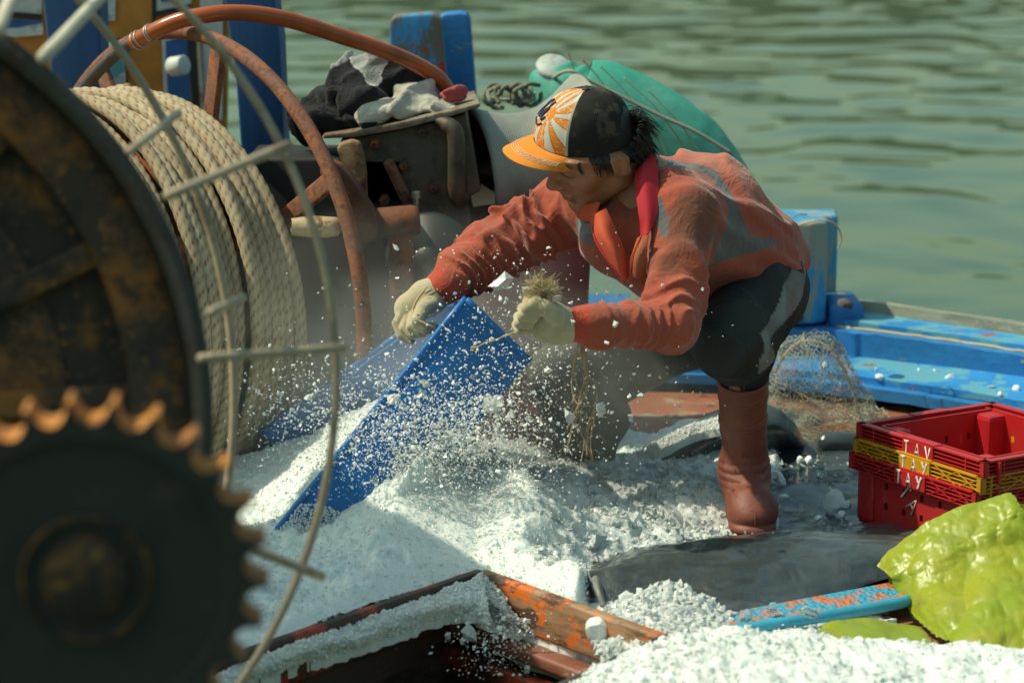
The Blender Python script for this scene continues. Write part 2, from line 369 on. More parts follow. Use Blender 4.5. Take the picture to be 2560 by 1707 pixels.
# deck
dk = []
for yv in np.linspace(-1.9, 2.4, 60): dk.append([(x, yv, -.03) for x in np.linspace(-2.4, 2.2, 70)])
dk = np.array(dk)
hA, hB = G(1190, 1425, .02), G(1690, 1595, .02)     # hatch corners: back-left corner and right corner
hC = G(470, 1680, .02)
def inhatch(p):   # inside the hold opening
    a = nrm((hB-hA)[:2]); b = nrm((hC-hA)[:2]); q = p[..., :2]-hA[:2]; det = a[0]*b[1]-a[1]*b[0]
    u = (q[..., 0]*b[1]-q[..., 1]*b[0])/det; w_ = (a[0]*q[..., 1]-a[1]*q[..., 0])/det; return (u > 0) & (u < np.linalg.norm((hB-hA)[:2])) & (w_ > 0)
F = gfaces(60, 70); cen = dk.reshape(-1, 3)[F].mean(1)
gA, gB = gun(2700, 5), gun(1700, 5); side = (cen[:, 0]-gB[0])*(gA[1]-gB[1])/(gA[0]-gB[0])+gB[1]+.2
keep = (~inhatch(cen)) & (cen[:, 1] < np.where(cen[:, 0] > gB[0], side, 2.1))
mesh_obj('deck', dk.reshape(-1, 3), F[keep], M_DECK, boat)
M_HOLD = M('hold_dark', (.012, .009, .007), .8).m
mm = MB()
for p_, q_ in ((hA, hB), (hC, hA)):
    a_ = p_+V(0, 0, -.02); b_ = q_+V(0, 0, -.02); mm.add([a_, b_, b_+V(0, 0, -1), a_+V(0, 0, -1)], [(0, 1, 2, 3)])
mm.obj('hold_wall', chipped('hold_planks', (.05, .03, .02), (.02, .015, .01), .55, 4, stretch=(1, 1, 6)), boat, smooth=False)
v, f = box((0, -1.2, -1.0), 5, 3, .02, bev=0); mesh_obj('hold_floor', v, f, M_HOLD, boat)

# tall timber post block with chamfered corner at the gunwale
def vblock(name, base, ztop, ztop_b, mat, bev=.012):
    """base: world xy points anticlockwise, extruded up"""
    z0 = base[0][2]; v, f = prism([p for p in base], V(0, 0, ztop-z0), bev, 3); return mesh_obj(name, v, f, mat, boat, auto=40)
yb = gun(2066, 2)[1]-.05
def P2(px, dy, py=812): p = Y(px, py, yb+dy); return p
zt = Y(2000, 556, yb)[2]; zb = Y(2040, 812, yb)[2]
b0 = [V(Y(1840, 812, yb)[0], yb, zb), V(Y(2028, 812, yb)[0], yb, zb), V(Y(2064, 812, yb+.03)[0], yb+.03, zb), V(Y(2072, 812, yb+.05)[0], yb+.17, zb), V(Y(1840, 812, yb)[0], yb+.17, zb)]
vblock('timber_post', b0, zt, zt, M_POST, .014)
b1 = [p+V(.055, .19, 0) for p in b0]; b1[0] = b1[0]-V(.05, 0, 0); vblock('timber_post', b1, zt-.012, zt, M_POST, .014)
v, f = box(Y(2105, 776, yb+.12), .105, .22, .085, bev=.025, seg=4); mesh_obj('chock_block', v, f, M_BLUE, boat)
v, f = box(Y(2010, 840, yb+.12), .40, .26, .10, bev=.012); mesh_obj('post_base', v, f, M_BLUE, boat)
for (px, py) in ((1990, 603), (1995, 792)):
    p = Y(px, py, yb-.012); v, f = lathe(p, V(-.2, -1, 0), [(-.02, .016), (0, .018), (.012, .014), (.016, .004)], 10); v = v+fbm(v, 60, 2)[:, None]*.003
    mesh_obj('rusty_bolt', v, f, M_RUSTY, boat)
# paired posts behind the clothes
yp = 2.0
def slab(name, pts, y, dy, mat, bev=.01, parent=None, dx=0):
    v, f = prism([Y(px, py, y) for px, py in pts], V(dx, dy, 0), bev, 3); return mesh_obj(name, v, f, mat, parent or boat, auto=45)
slab('mooring_post', [(984, 330), (973, 70), (975, 52), (985, 42), (1000, 40), (1070, 34), (1085, 36), (1098, 46), (1103, 62), (1128, 330)], yp, .13, M_POSTR, .012)
slab('mooring_post', [(1112, 330), (1098, 60), (1102, 40), (1112, 36), (1150, 33), (1166, 36), (1175, 50), (1197, 330)], yp+.16, .14, M_POST, .012).data.materials[0] = M_BLUE
# big pillars and the painted wheelhouse front at the upper left
slab('pillar', [(98, -80), (245, -80), (268, 620), (175, 620)], 1.55, .16, M_PILLAR, .008)
slab('pillar', [(548, -80), (676, -80), (700, 100), (722, 620), (620, 620), (590, 200)], 1.45, .18, M_PILLAR, .008)
M_ORANGE = chipped('orange_wall_paint', (.42, .17, .012), (.10, .06, .02), .70, 4, worn=(.3, .12, .02))
M_WHITE = chipped('white_wall_paint', (.50, .53, .50), (.35, .37, .33), .6, 6, worn=(.25, .25, .2))
M_NAVY = chipped('navy_wall_paint', (.01, .085, .26), (.02, .13, .3), .6, 6); M_BLACK = M('black_trim', (.012, .013, .014), .5).m
slab('wheelhouse_wall', [(-260, -160), (575, -160), (558, 600), (-260, 600)], 2.55, .06, M_ORANGE, .004)
yw = 2.542
pn = [('white_panel', [(-200, -80), (103, -80), (104, 36), (-200, 10)], M_WHITE, 0), ('black_trim', [(-200, 14), (104, 36), (106, 52), (-200, 24)], M_BLACK, .012), ('blue_panel', [(-200, 30), (106, 54), (107, 66), (40, 72), (-200, 80)], M_NAVY, .004),
      ('white_panel', [(-200, 82), (40, 72), (107, 60), (108, 88), (-200, 112)], M_WHITE, .008), ('white_panel', [(225, -80), (290, -80), (288, 52), (232, 60)], M_WHITE, 0), ('blue_panel', [(232, -80), (266, -80), (258, 36), (236, 40)], M_NAVY, .006),
      ('black_trim', [(380, -80), (392, -80), (390, 50), (380, 60)], M_BLACK, .004), ('white_panel', [(388, -80), (480, -80), (478, 10), (388, 30)], M_WHITE, 0), ('blue_panel', [(400, -80), (450, -80), (440, 0), (402, 6)], M_NAVY, .006), ('black_trim', [(388, 30), (478, 10), (476, 22), (388, 44)], M_BLACK, .01),
      ('black_trim', [(236, 102), (314, 96), (322, 300), (240, 300)], M_BLACK, 0), ('white_panel', [(240, 112), (310, 102), (318, 300), (244, 300)], M_WHITE, .006), ('white_panel', [(404, 90), (476, 72), (486, 300), (412, 300)], M_WHITE, 0), ('blue_panel', [(414, 104), (468, 92), (478, 300), (422, 300)], M_NAVY, .006),
      ('black_trim', [(466, 66), (492, 60), (506, 300), (484, 300)], M_BLACK, .012), ('tan_trim', [(488, 56), (498, 52), (512, 300), (503, 300)], M_TANWOOD, .018), ('white_panel', [(496, -80), (557, -80), (556, 300), (512, 300)], M_WHITE, .004)]
for nm, pts, mt, o_ in pn: slab(nm, pts, yw-o_-.004, .004, mt, 0)

# ================================================================== ROPE DRUM
ax = nrm(V(.715, .70, 0)); FE = Y(437, 752, .85)         # far end centre
M_ROPE = M('pale_rope', rough=.85); M_ROPE.attr(); M_ROPE.mix(M_ROPE.noise(60, 4, .7, lo=.5, hi=.75), (.25, .19, .11), .6)
M_ROPE.bump(M_ROPE.noise(260, 3, .8), .5, .003); M_ROPE = M_ROPE.m
drum = thing('rope_drum', 'large winch drum wound full with thick pale twisted rope, ringed by a rusty pipe', 'rope drum', FE+V(0, 0, -.6)-ax*.2)
def rope_geo(P, r, pitch, k=18, red=True, closed=False, seed=0):
    L = np.concatenate([[0], np.cumsum(np.linalg.norm(np.diff(P, axis=0), axis=1))])
    def pf(i, a): return .80+.25*np.sqrt(np.abs(np.cos(1.5*(a-2*np.pi*L[i]/pitch))))
    v, f = tube(P, r, k=k, prof=pf, closed=closed)
    i = np.arange(len(P))[:, None]; a = (np.arange(k)/k*2*np.pi)[None]; g = np.abs(np.cos(1.5*(a-2*np.pi*L[i]/pitch)))
    base = np.array([.50, .42, .27])*(.82+.28*vnoise(P*3, seed)[:, None, None]+.12*vnoise(P*17, seed+1)[:, None, None]); c = np.repeat(base, k, 1) if base.shape[1] == 1 else base
    c = np.broadcast_to(base, (len(P), k, 3)).copy(); m = np.clip((.34-g)/.2, 0, 1)[..., None]; redc = np.array([.20, .06, .035])*(1 if red else .8)
    return v, f, (c*(1-m)+redc*m).reshape(-1, 3)
rb = MB(); NW = 21
for w_ in range(NW):
    for layer in (0,):
        s_ = -(w_+.5)*.0232; c0 = FE+ax*s_; n = 330; t = np.arange(n)/n*2*np.pi; u = nrm(np.cross(ax, V(0, 0, 1))); w2 = np.cross(ax, u)
        rad = (.537+.010*math.sin(w_*2.1)+.008*np.sin(t*2+w_*1.3)+(.009 if w_ in (5, 6, 7, 12, 13) else 0)-(.015 if w_ >= 19 else 0)-(.012 if w_ == 0 else 0))
        off = .006*np.sin(t+w_*.35)+.004*np.sin(2*t+w_*1.2)
        P_ = c0+rad[:, None]*(u*np.cos(t)[:, None]+w2*np.sin(t)[:, None])+ax*off[:, None]
        v, f, c = rope_geo(P_, .0160, .088, closed=True, seed=w_); rb.add(v, f, c)
rb.obj('rope_coil', M_ROPE, drum)
# a few wraps crossing over
for k_ in range(2):
    t = np.linspace(2.2+.3*k_, 5.2+.2*k_, 160) if k_ == 0 else np.linspace(2.6, 4.6, 120)
    u = nrm(np.cross(ax, V(0, 0, 1))); w2 = np.cross(ax, u); s_ = np.linspace(-.36+.12*k_, -.20+.12*k_, len(t)); rad = .554+.006*np.sin(t*3)
    P_ = FE+ax*s_[:, None]+rad[:, None]*(u*np.cos(t)[:, None]+w2*np.sin(t)[:, None]); 
    v, f, c = rope_geo(P_, .0155, .105); rr_ = MB(); rr_.add(v, f, c); rr_.obj('crossing_wrap', M_ROPE, drum)
v, f = lathe(FE, -ax, [(-.005, .05), (-.005, .51), (.50, .51), (.50, .05)], 72); mesh_obj('core', v, f, rust('drum_core', (.08, .06, .04), .5), drum)
v, f = tube(circle(FE+ax*.05, .70, ax, 120), .0195, k=14, closed=True); v = v+(fbm(v, 90, 2)*.0008)[:, None]; mesh_obj('flange_ring', v, f, M_RUSTPIPE, drum)
u = nrm(np.cross(ax, V(0, 0, 1))); w2 = np.cross(ax, u)
for a_ in np.arange(8)/8*2*np.pi+.22:
    d_ = u*math.cos(a_)+w2*math.sin(a_); v, f = bar(FE+ax*.05+d_*.08, FE+ax*.05+d_*.69, .045, .02, ax); mesh_obj('spoke', v, f, M_RUSTPIPE, drum)
v, f = lathe(FE-ax*.55, ax, [(0, .001), (0, .07), (.7, .07), (.7, .001)], 24); mesh_obj('axle', v, f, M_RUSTY, drum)
# drum frame legs (keeps it on deck)
for s_ in (-.53, .16):
    p = FE+ax*s_; v, f = bar(p+V(0, 0, .05), V(p[0], p[1], -.03), .10, .05, V(0, 1, 0)); mesh_obj('stand', v, f, M_RUSTY, drum)
p = Y(790, 567, .45); v, f = lathe(p, V(1, .1, -.02), [(-.06, .022), (-.01, .026), (.03, .026), (.055, .022), (.062, .008)], 16); v = v+fbm(v, 45, 3)[:, None]*.004; mesh_obj('peg', v, f, chipped('worn_peg', (.45, .34, .2), (.2, .1, .04), .55, 20), drum)

# ================================================================== ORANGE HOSE
hp = [(175, 270, 1.0), (235, 190, .95), (300, 128, .9), (350, 98, .86), (400, 72, .83), (450, 52, .82), (505, 40, .82), (570, 33, .84), (650, 37, .88), (740, 55, .93), (830, 84, .98), (920, 113, 1.02), (1000, 143, 1.06), (1060, 172, 1.1), (1100, 200, 1.12), (1128, 240, 1.14)]
hose = thing('hose', 'thick translucent orange hose arching over the rope drum', 'hose', Y(600, 34, .84))
M_HOSE = M('orange_hose', (.38, .085, .015), .22, spec=.6); M_HOSE.set(Subsurface_Weight=.25, Subsurface_Radius=(.02, .006, .002))
M_HOSE.mix(M_HOSE.noise(9, 5, .6, lo=.45, hi=.7), (.22, .06, .015)); M_HOSE.bump(M_HOSE.wave(90, rot=(0, .6, 0)), .08, .002)
P_ = catmull([Y(*q) for q in hp], 160)
v, f = tube(P_[28:], .0215, k=16); mesh_obj('hose_body', v, f, M_HOSE.m, hose)
v, f = tube(P_[:42], .0165, k=14); mesh_obj('steel_end', v, f, rust('dark_pipe', (.05, .045, .045), .66, 10, rst=(.12, .05, .03), rough=.45), hose)
for i in (30, 32, 37, 38):
    v, f = tube(circle(P_[i], .0228, P_[i+1]-P_[i], 24), .0018, k=5, closed=True); mesh_obj('wire_clamp', v, f, M('clamp_wire', (.55, .52, .45), .4, .6).m, hose)

# ================================================================== WINCH GEARBOX
yg = .95
M_GBOX = rust('green_brown_housing', (.055, .058, .035), .55, 5, dark=(.02, .018, .012), rst=(.13, .06, .03), rough=.5)
M_PLATE = rust('plate_top', (.22, .20, .15), .5, 9, rst=(.16, .10, .06))
gb = thing('winch_gearbox', 'rusty green brown winch gearbox with bolted housing and steel top plate', 'winch', Y(1000, 700, yg))
slab('top_plate', [(805, 347), (812, 338), (860, 333), (1000, 306), (1130, 276), (1200, 258), (1200, 268), (1130, 290), (1010, 322), (880, 345)], yg-.03, .34, M_PLATE, .003, gb, dx=-.02)
slab('housing', [(850, 350), (1000, 322), (1165, 285), (1185, 380), (1202, 478), (1166, 497), (1192, 620), (1200, 1000), (860, 1000), (880, 700), (885, 560)], yg, .30, M_GBOX, .008, gb)
v, f = tube([Y(*q) for q in ((1085, 300, yg-.02), (1118, 312, yg-.03), (1140, 345, yg-.035), (1142, 480, yg-.02), (1160, 500, yg))], [.006, .022, .024, .024, .02], 30, 12, flat=1); mesh_obj('rib', v, f, M_GBOX, gb)
v, f = bar(Y(968, 400, yg-.02), Y(1020, 505, yg-.03), .030, .028, V(0, -1, 0), .012); mesh_obj('link_bar', v, f, rust('link_rust', (.12, .08, .055), .5, 12, rst=(.2, .07, .03)), gb)
for (px, py) in ((936, 360), (1055, 330), (1010, 415), (1085, 472), (962, 500)):
    p = Y(px, py, yg-.004); v, f = lathe(p, V(0, -1, 0), [(-.004, .016), (.004, .016), (.005, .011), (.016, .011), (.018, .003)], 6); mesh_obj('bolt', v, f, rust('bolt_rust', (.07, .045, .03), .55, 20), gb, smooth=False)
p = Y(1040, 487, yg-.05); mm = MB(); mm.add(*lathe(p+V(0, 0, -.022), V(0, 0, 1), [(-.012, .0005), (-.012, .008), (.012, .008), (.012, .0125), (.030, .0125), (.032, .002)], 8)); mm.obj('bright_bolt', M('zinc', (.55, .58, .55), .3, .8).m, gb, smooth=False)
# bracket plate on the left with paler rust on its face
slab('bracket', [(842, 372), (850, 358), (880, 352), (898, 358), (908, 385), (915, 430), (918, 520), (900, 512), (880, 450), (862, 425), (850, 400)], yg-.14, .05, M_TANWOOD, .008, gb).data.materials[0] = rust('bracket_rust', (.22, .12, .06), .5, 10, rst=(.34, .22, .11))
# curved rusty brake arm
def arcplate(name, outer, inner, y, dy, mat, parent, bev=.006): return slab(name, outer+inner[::-1], y, dy, mat, bev, parent)
slab('brake_arm', [(800, 412), (822, 408), (848, 416), (872, 442), (900, 478), (925, 520), (938, 545), (943, 575), (936, 605), (912, 612), (884, 600), (868, 570), (840, 520), (815, 470), (800, 440)], yg-.30, .10, M_RUSTY, .009, gb)
v, f = lathe(Y(935, 560, yg-.22), V(.97, .2, .06), [(0, .001), (0, .040), (.10, .040), (.115, .036), (.118, .001)], 28); mesh_obj('cross_shaft', v, f, M_RUSTY, gb)
v, f = lathe(Y(1002, 575, yg-.18), V(0, 0, -1), [(0, .001), (0, .030), (.02, .032), (.45, .030), (.45, .001)], 24); mesh_obj('support_tube', v, f, rust('tube_rust', (.085, .05, .03), .5, 8), gb)
v, f = lathe(Y(1080, 640, yg-.06), V(-.15, -1, .0), [(0, .001), (0, .115), (.02, .12), (.05, .115), (.06, .04), (.09, .035), (.09, .001)], 40); mesh_obj('pulley', v, f, M('dark_pulley', (.018, .024, .022), .5).m, gb)
v, f = box(Y(830, 720, yg+.15), .42, .3, .75, bev=.01); mesh_obj('engine_case', v, f, M('black_case', (.012, .012, .011), .7).m, gb)

# flared warping head behind the gearbox
wa = nrm(V(.93, .30, .10)); wc = Y(1198, 432, 1.15)
whead = thing('warping_head', 'pale grey flared winch head with dark open mouth beside the gearbox', 'winch head', wc+V(0, 0, -.25))
M_HEAD = M('galvanised_head', (.30, .32, .28), .5, .15); M_HEAD.mix(M_HEAD.noise(5, 6, .6, lo=.4, hi=.65), (.20, .20, .165)); M_HEAD.bump(M_HEAD.wave(60, rot=(0, 0, math.atan2(.22, .96)), dist=.6), .35, .004)
v, f = lathe(wc, wa, [(-.008, .160), (-.012, .172), (0, .178), (.03, .168), (.06, .157), (.10, .148), (.15, .146), (.20, .158), (.25, .185), (.29, .215), (.31, .23)], 72); mesh_obj('flared_drum', v, f, M_HEAD.m, whead)
v, f = lathe(wc, wa, [(-.008, .160), (.03, .150), (.10, .135), (.20, .13), (.201, .001)], 60); mesh_obj('mouth', v, f, M('mouth_shade', (.035, .03, .024), .8).m, whead)  # gearbox shade put into the mouth's darker colour
v, f = lathe(wc+V(0, 0, 0)-wa*.15, wa, [(0, .001), (0, .03), (.3, .03)], 16); mesh_obj('shaft', v, f, M_GBOX, whead)
# ================================================================== FOREGROUND WHEELS
M_BARE = chipped('wheel_grey_beige', (.34, .28, .19), (.24, .18, .12), .6, 8, worn=(.2, .1, .05)); M_CREAM = chipped('cream_bar', (.50, .47, .36), (.3, .2, .1), .72, 8)
def px2m(n, d): return n*d/FPX
fw = thing('hauler_wheel', 'big rusty rope hauler wheel with thin wire rings in the near left foreground', 'winch wheel', D(300, 1000, 3.4)+V(0, 0, -.9))
def ring(px, py, rpx, d, tr, name, mat):
    c = D(px, py, d); r_ = px2m(rpx, d); v, f = tube(circle(c, r_, c-CAM, 200), tr, k=12, closed=True); mesh_obj(name, v, f, mat, fw)
ring(-490, 950, 1357, 3.5, .0066, 'outer_ring', M_BARE); ring(-935, 1000, 1553, 3.75, .0072, 'rear_ring', M_BARE)
# heavy rim: flat band seen obliquely
c = D(-660, 1060, 3.3); r_ = px2m(1205, 3.3); axr = nrm(c-CAM)
v, f = lathe(c, axr, [(0, r_-.034), (-.014, r_-.03), (-.016, r_-.004), (0, r_), (.05, r_), (.052, r_-.03), (.0, r_-.036)], 220); mesh_obj('rim', v, f, rust('rim_dark', (.05, .045, .035), .62, 8, rst=(.11, .06, .035), rough=.55), fw)
DM = rust('disc_rust', (.055, .034, .022), .53, 5.5, dark=(.015, .012, .008), rst=(.26, .095, .018))
v, f = lathe(c, axr, [(.025, r_-.03), (.022, r_-.11), (.024, r_-.112), (.04, r_-.114)], 200); mesh_obj('flange', v, f, DM, fw)
v, f = lathe(c, axr, [(.06, r_-.20), (.045, r_-.35), (.04, r_-.6), (.04, .02)], 120); mesh_obj('disc', v, f, DM, fw)
v, f = lathe(c, axr, [(.062, r_-.02), (.066, .02)], 96); mesh_obj('back_plate', v, f, rust('back_rust', (.035, .022, .014), .56, 7, dark=(.012, .01, .007), rst=(.22, .085, .012)), fw)
for a_ in np.arange(16)/16*2*np.pi:
    u = nrm(np.cross(axr, V(0, 0, 1))); w2 = np.cross(axr, u); d_ = u*math.cos(a_)+w2*math.sin(a_)
    v, f = bar(c+axr*.05+d_*(r_-.34), c+axr*.05+d_*(r_-.05), .04, .02, axr, .006); mesh_obj('web', v, f, DM, fw)
for a, da, b, db, mt in (((108, 145), 3.3, (262, -18), 3.75, M_CREAM), ((-6, 80), 3.3, (42, -40), 3.75, M_CREAM), ((325, 378), 3.3, (446, 284), 3.75, M_BARE), ((528, 780), 3.3, (608, 744), 3.75, M_BARE),
                       ((415, 492), 3.28, (722, 362), 3.5, M_BARE), ((500, 896), 3.28, (862, 870), 3.5, M_BARE), ((560, 1345), 3.28, (806, 1440), 3.5, M_BARE)):
    v, f = tube([D(*a, da), D(*b, db)], .0068 if mt is M_BARE else .0098, 6, 10); mesh_obj('spoke', v, f, mt, fw)
v, f = bar(c+V(0, .1, 0), V(c[0], c[1]+.1, -.9), .1, .1, V(0, 1, 0)); mesh_obj('stand', v, f, DM, fw)

# sprocket
ga = nrm(V(.10, -1, .03)); gc = D(215, 1448, 2.5); rt = px2m(456, 2.5)
gear = thing('sprocket', 'dark toothed sprocket with rusty hub, nearest thing at the lower left', 'sprocket', gc+V(0, 0, -rt))
NT = 26; nn = NT*16; th = np.arange(nn)/nn*2*np.pi; fr = (th*NT/2/np.pi+.25) % 1
rr = rt-px2m(56, 2.5)*np.sqrt(np.clip(1-((fr-.5)/.43)**2, 0, 1))
u = nrm(np.cross(ga, V(0, 0, 1))); w2 = np.cross(ga, u)
def gring(off, s, arr): return gc+ga*off+arr[:, None]*s*(u*np.cos(th)[:, None]+w2*np.sin(th)[:, None])
rings = [gring(-.058, .985, rr), gring(-.055, 1, rr), gring(-.004, 1, rr), gring(0, .985, rr), gring(.0, 1, np.full(nn, rt*.78)), gring(-.006, 1, np.full(nn, rt*.76)), gring(-.006, 1, np.full(nn, rt*.02))]
v = np.concatenate(rings); f = [[i*nn+q, i*nn+(q+1) % nn, (i+1)*nn+(q+1) % nn, (i+1)*nn+q] for i in range(len(rings)-1) for q in range(nn)]
fm = [0 if i >= 3 else 1 for i in range(len(rings)-1) for q in range(nn)]
mesh_obj('toothed_plate', v, f, None, gear, mats=[rust('gear_face', (.030, .029, .024), .68, 3.5, dark=(.02, .02, .016), rst=(.045, .025, .015)), rust('gear_land', (.40, .17, .07), .45, 9, dark=(.16, .06, .02), rst=(.50, .20, .03))], fmat=fm, auto=35)
v, f = lathe(gc, ga, [(-.006, rt*.36), (.003, rt*.355), (.004, rt*.34), (-.03, rt*.33), (-.035, rt*.25), (.0, rt*.245), (.004, rt*.22), (.002, .001)], 64); mesh_obj('hub', v, f, rust('hub_rust', (.03, .02, .015), .55, 4.5, dark=(.012, .012, .010), rst=(.30, .12, .012)), gear)
p = gc+ga*.002+(u*.10+w2*-.02)*rt*.6; v, f = lathe(p, ga, [(-.03, rt*.19), (-.012, rt*.185), (-.006, rt*.15), (-.004, rt*.05), (-.004, .001)], 30); v = v+fbm(v, 45, 3)[:, None]*.012; mesh_obj('axle_end', v, f, rust('axle_rust', (.035, .022, .014), .52, 14, rst=(.24, .09, .012)), gear)
v, f = lathe(gc-ga*.05, -ga, [(0, .05), (.5, .05), (.5, .001)], 20); mesh_obj('shaft', v, f, DM, gear)

# ================================================================== BLUE TUB being tipped
M_TUB = M('blue_plastic', (.008, .135, .42), .38, spec=.5); M_TUB.mix(M_TUB.noise(6, 6, .65, lo=.45, hi=.75), (.02, .15, .42), .6)
M_TUB.mix(M_TUB.noise(24, 6, .7, vec=(1, 1, 1), lo=.62, hi=.75), (.10, .22, .36), .35); M_TUB.bump(M_TUB.noise(16, 5, .6), .12, .004); M_TUB.rough(M_TUB.noise(10, 4), .28, .5)
tub = thing('ice_tub', 'long blue plastic tub tipped steeply, spilling crushed ice from its low end', 'tub', Y(760, 1350, .1))
A, Dn, Bn, En = Y(1166, 748, -.02), Y(640, 1392, -.10), Y(1326, 903, -.02), Y(812, 1530, -.10)
A2, D2, B2, E2 = Y(1120, 752, .36), Y(655, 1085, .40), Y(1275, 880, .36), Y(820, 1230, .40)
def plate(p, t, inward, nu=14, nv=10, bow=.0, rnd=True):
    """quad slab p0-p1-p2-p3 with rounded edges"""
    p = [np.asarray(q) for q in p]; g = np.array([[p[0]*(1-u)*(1-v)+p[1]*u*(1-v)+p[2]*u*v+p[3]*(1-u)*v for u in np.linspace(0, 1, nu)] for v in np.linspace(0, 1, nv)])
    n = nrm(np.cross(p[1]-p[0], p[3]-p[0])); n = n*np.sign(np.dot(n, inward))
    if bow: 
        uu = np.linspace(-1, 1, nu)[None, :]; vv = np.linspace(-1, 1, nv)[:, None]; g = g-n*(bow*(1-uu**2)*(1-vv**2))[..., None]
    return g, n, t
def roundbox(g, n, t, er=.01):
    nv, nu = g.shape[:2]; b = np.concatenate([g[0, :-1], g[:-1, -1], g[-1, :0:-1], g[:0:-1, 0]]); c = g.reshape(-1, 3).mean(0)
    def ringat(s, off): return b+(c-b)/np.linalg.norm(c-b, axis=1)[:, None]*s+n*off
    V_ = [g+n*0]; 
    top = g.reshape(-1, 3); cc = (c-top)/(np.linalg.norm(c-top, axis=1)[:, None]+1e-9); k = np.zeros((nv, nu), bool); k[0] = k[-1] = True; k[:, 0] = k[:, -1] = True; k = k.ravel()[:, None]
    ftop = top+cc*k*er*.5; fbot = ftop+n*t; N = nv*nu; r1 = ringat(0, er*.4); r2 = ringat(0, t-er*.4); idx = np.concatenate([np.arange(nu-1), np.arange(nv-1)*nu+nu-1, (nv-1)*nu+np.arange(nu-1, 0, -1), np.arange(nv-1, 0, -1)*nu]); nb = len(idx)
    v = np.concatenate([ftop, fbot, r1, r2]); f = gfaces(nv, nu).tolist()+gfaces(nv, nu, N, True).tolist(); o1 = 2*N; o2 = 2*N+nb
    for i in range(nb):
        j = (i+1) % nb; f += [[idx[j], idx[i], o1+i, o1+j], [o1+j, o1+i, o2+i, o2+j], [o2+j, o2+i, idx[i]+N, idx[j]+N]]
    return v, f
inn = V(0, 1, 0)
mb_ = MB()
for q, nn_, bw in (([A, Dn, En, Bn], V(.1, 1, .1), .012), ([A2, D2, E2, B2], V(0, -1, 0), .006), ([A, Bn, B2, A2], V(-1, 0, -1), .0), ([Bn, En, E2, B2], V(-1, 0, 1), .0)):
    mb_.add(*roundbox(*plate(q, .016, nn_, bow=bw), .012))
o = mb_.obj('shell', M_TUB.m, tub); tub_shell = o; bv = o.modifiers.new('bev', 'BEVEL'); bv.width = .004; bv.segments = 2
# folded rim along the long edges
v, f = tube([A+(Dn-A)*t+V(0, .004, .002) for t in np.linspace(0, 1, 12)], .0085, k=10); mesh_obj('rim', v, f, M_TUB.m, tub)
v, f = tube([A2+(D2-A2)*t+V(0, -.004, .004) for t in np.linspace(0, 1, 12)], .0085, k=10); mesh_obj('rim', v, f, M_TUB.m, tub)
v, f = tube([Bn+(A-Bn)*t for t in np.linspace(0, 1, 12)], .0075, k=10); mesh_obj('rim', v, f, M_TUB.m, tub)

# red crate standing in shade behind the tub
M_DRED = M('dark_red_plastic', (.17, .02, .025), .5); M_DRED.mix(M_DRED.noise(7, 8, .7, lo=.6, hi=.64), (.20, .26, .27)); M_DRED.mix(M_DRED.noise(3, 5, .6, lo=.4, hi=.7), (.10, .014, .018), .7)
rc = thing('fish_bin', 'tall dark red plastic fish bin standing in shadow behind the blue tub', 'bin', Y(1390, 1000, .72))
slab('bin_wall', [(1130, 610), (1480, 585), (1470, 780), (1475, 1150), (1170, 1150)], .72, .4, M_DRED.m, .015, rc)
slab('bin_rib', [(1200, 912), (1478, 898), (1478, 915), (1200, 930)], .70, .03, M_DRED.m, .006, rc)
slab('bin_foot', [(1285, 1000), (1475, 1090), (1430, 1180), (1250, 1150)], .66, .06, M_DRED.m, .01, rc)

# ================================================================== writing by brush strokes
STK = {'T': [[(.1, 1), (.9, 1)], [(.5, 1), (.5, 0)]], 'A': [[(.05, 0), (.5, 1), (.95, 0)], [(.2, .38), (.8, .38)]], 'Y': [[(.05, 1), (.5, .5)], [(.95, 1), (.35, 0)]], 'V': [[(.05, 1), (.5, 0), (.95, 1)]]}
M_PAINT = M('white_marker', (.66, .63, .56), .5); M_PAINT.mix(M_PAINT.noise(160, 3, .7, lo=.55, hi=.62), (.35, .12, .10), .8); M_PAINT = M_PAINT.m
def write(mb, word, o, ex, ey, h, gap=1.25, r=.0022, wd=.62, jit=.025, rng=random):
    o = np.asarray(o, float); ex = nrm(ex); ey = nrm(ey); n = np.cross(ex, ey); x = 0
    for ch in word:
        for st in STK[ch]:
            pts = [o+ex*((x+p[0]*wd+rng.uniform(-jit, jit))*h)+ey*((p[1]+rng.uniform(-jit, jit))*h) for p in st]
            v, f = tube(catmull(pts, 8) if len(pts) == 2 else pts, r, k=8); c_ = (v-o)@n; v = v-np.outer(c_*.6, n); mb.add(v, f)
        x += gap*wd+.12
    return mb
mb_ = MB(); write(mb_, 'TAY', Y(1325, 925, .695), V(1, 0, .03), V(0, 0, 1), .05, gap=1.5); write(mb_, 'TA', Y(1328, 990, .695), V(1, 0, .03), V(0, 0, 1), .05, gap=1.5)
mb_.obj('writing', M('faded_marker', (.22, .12, .12), .6).m, rc)

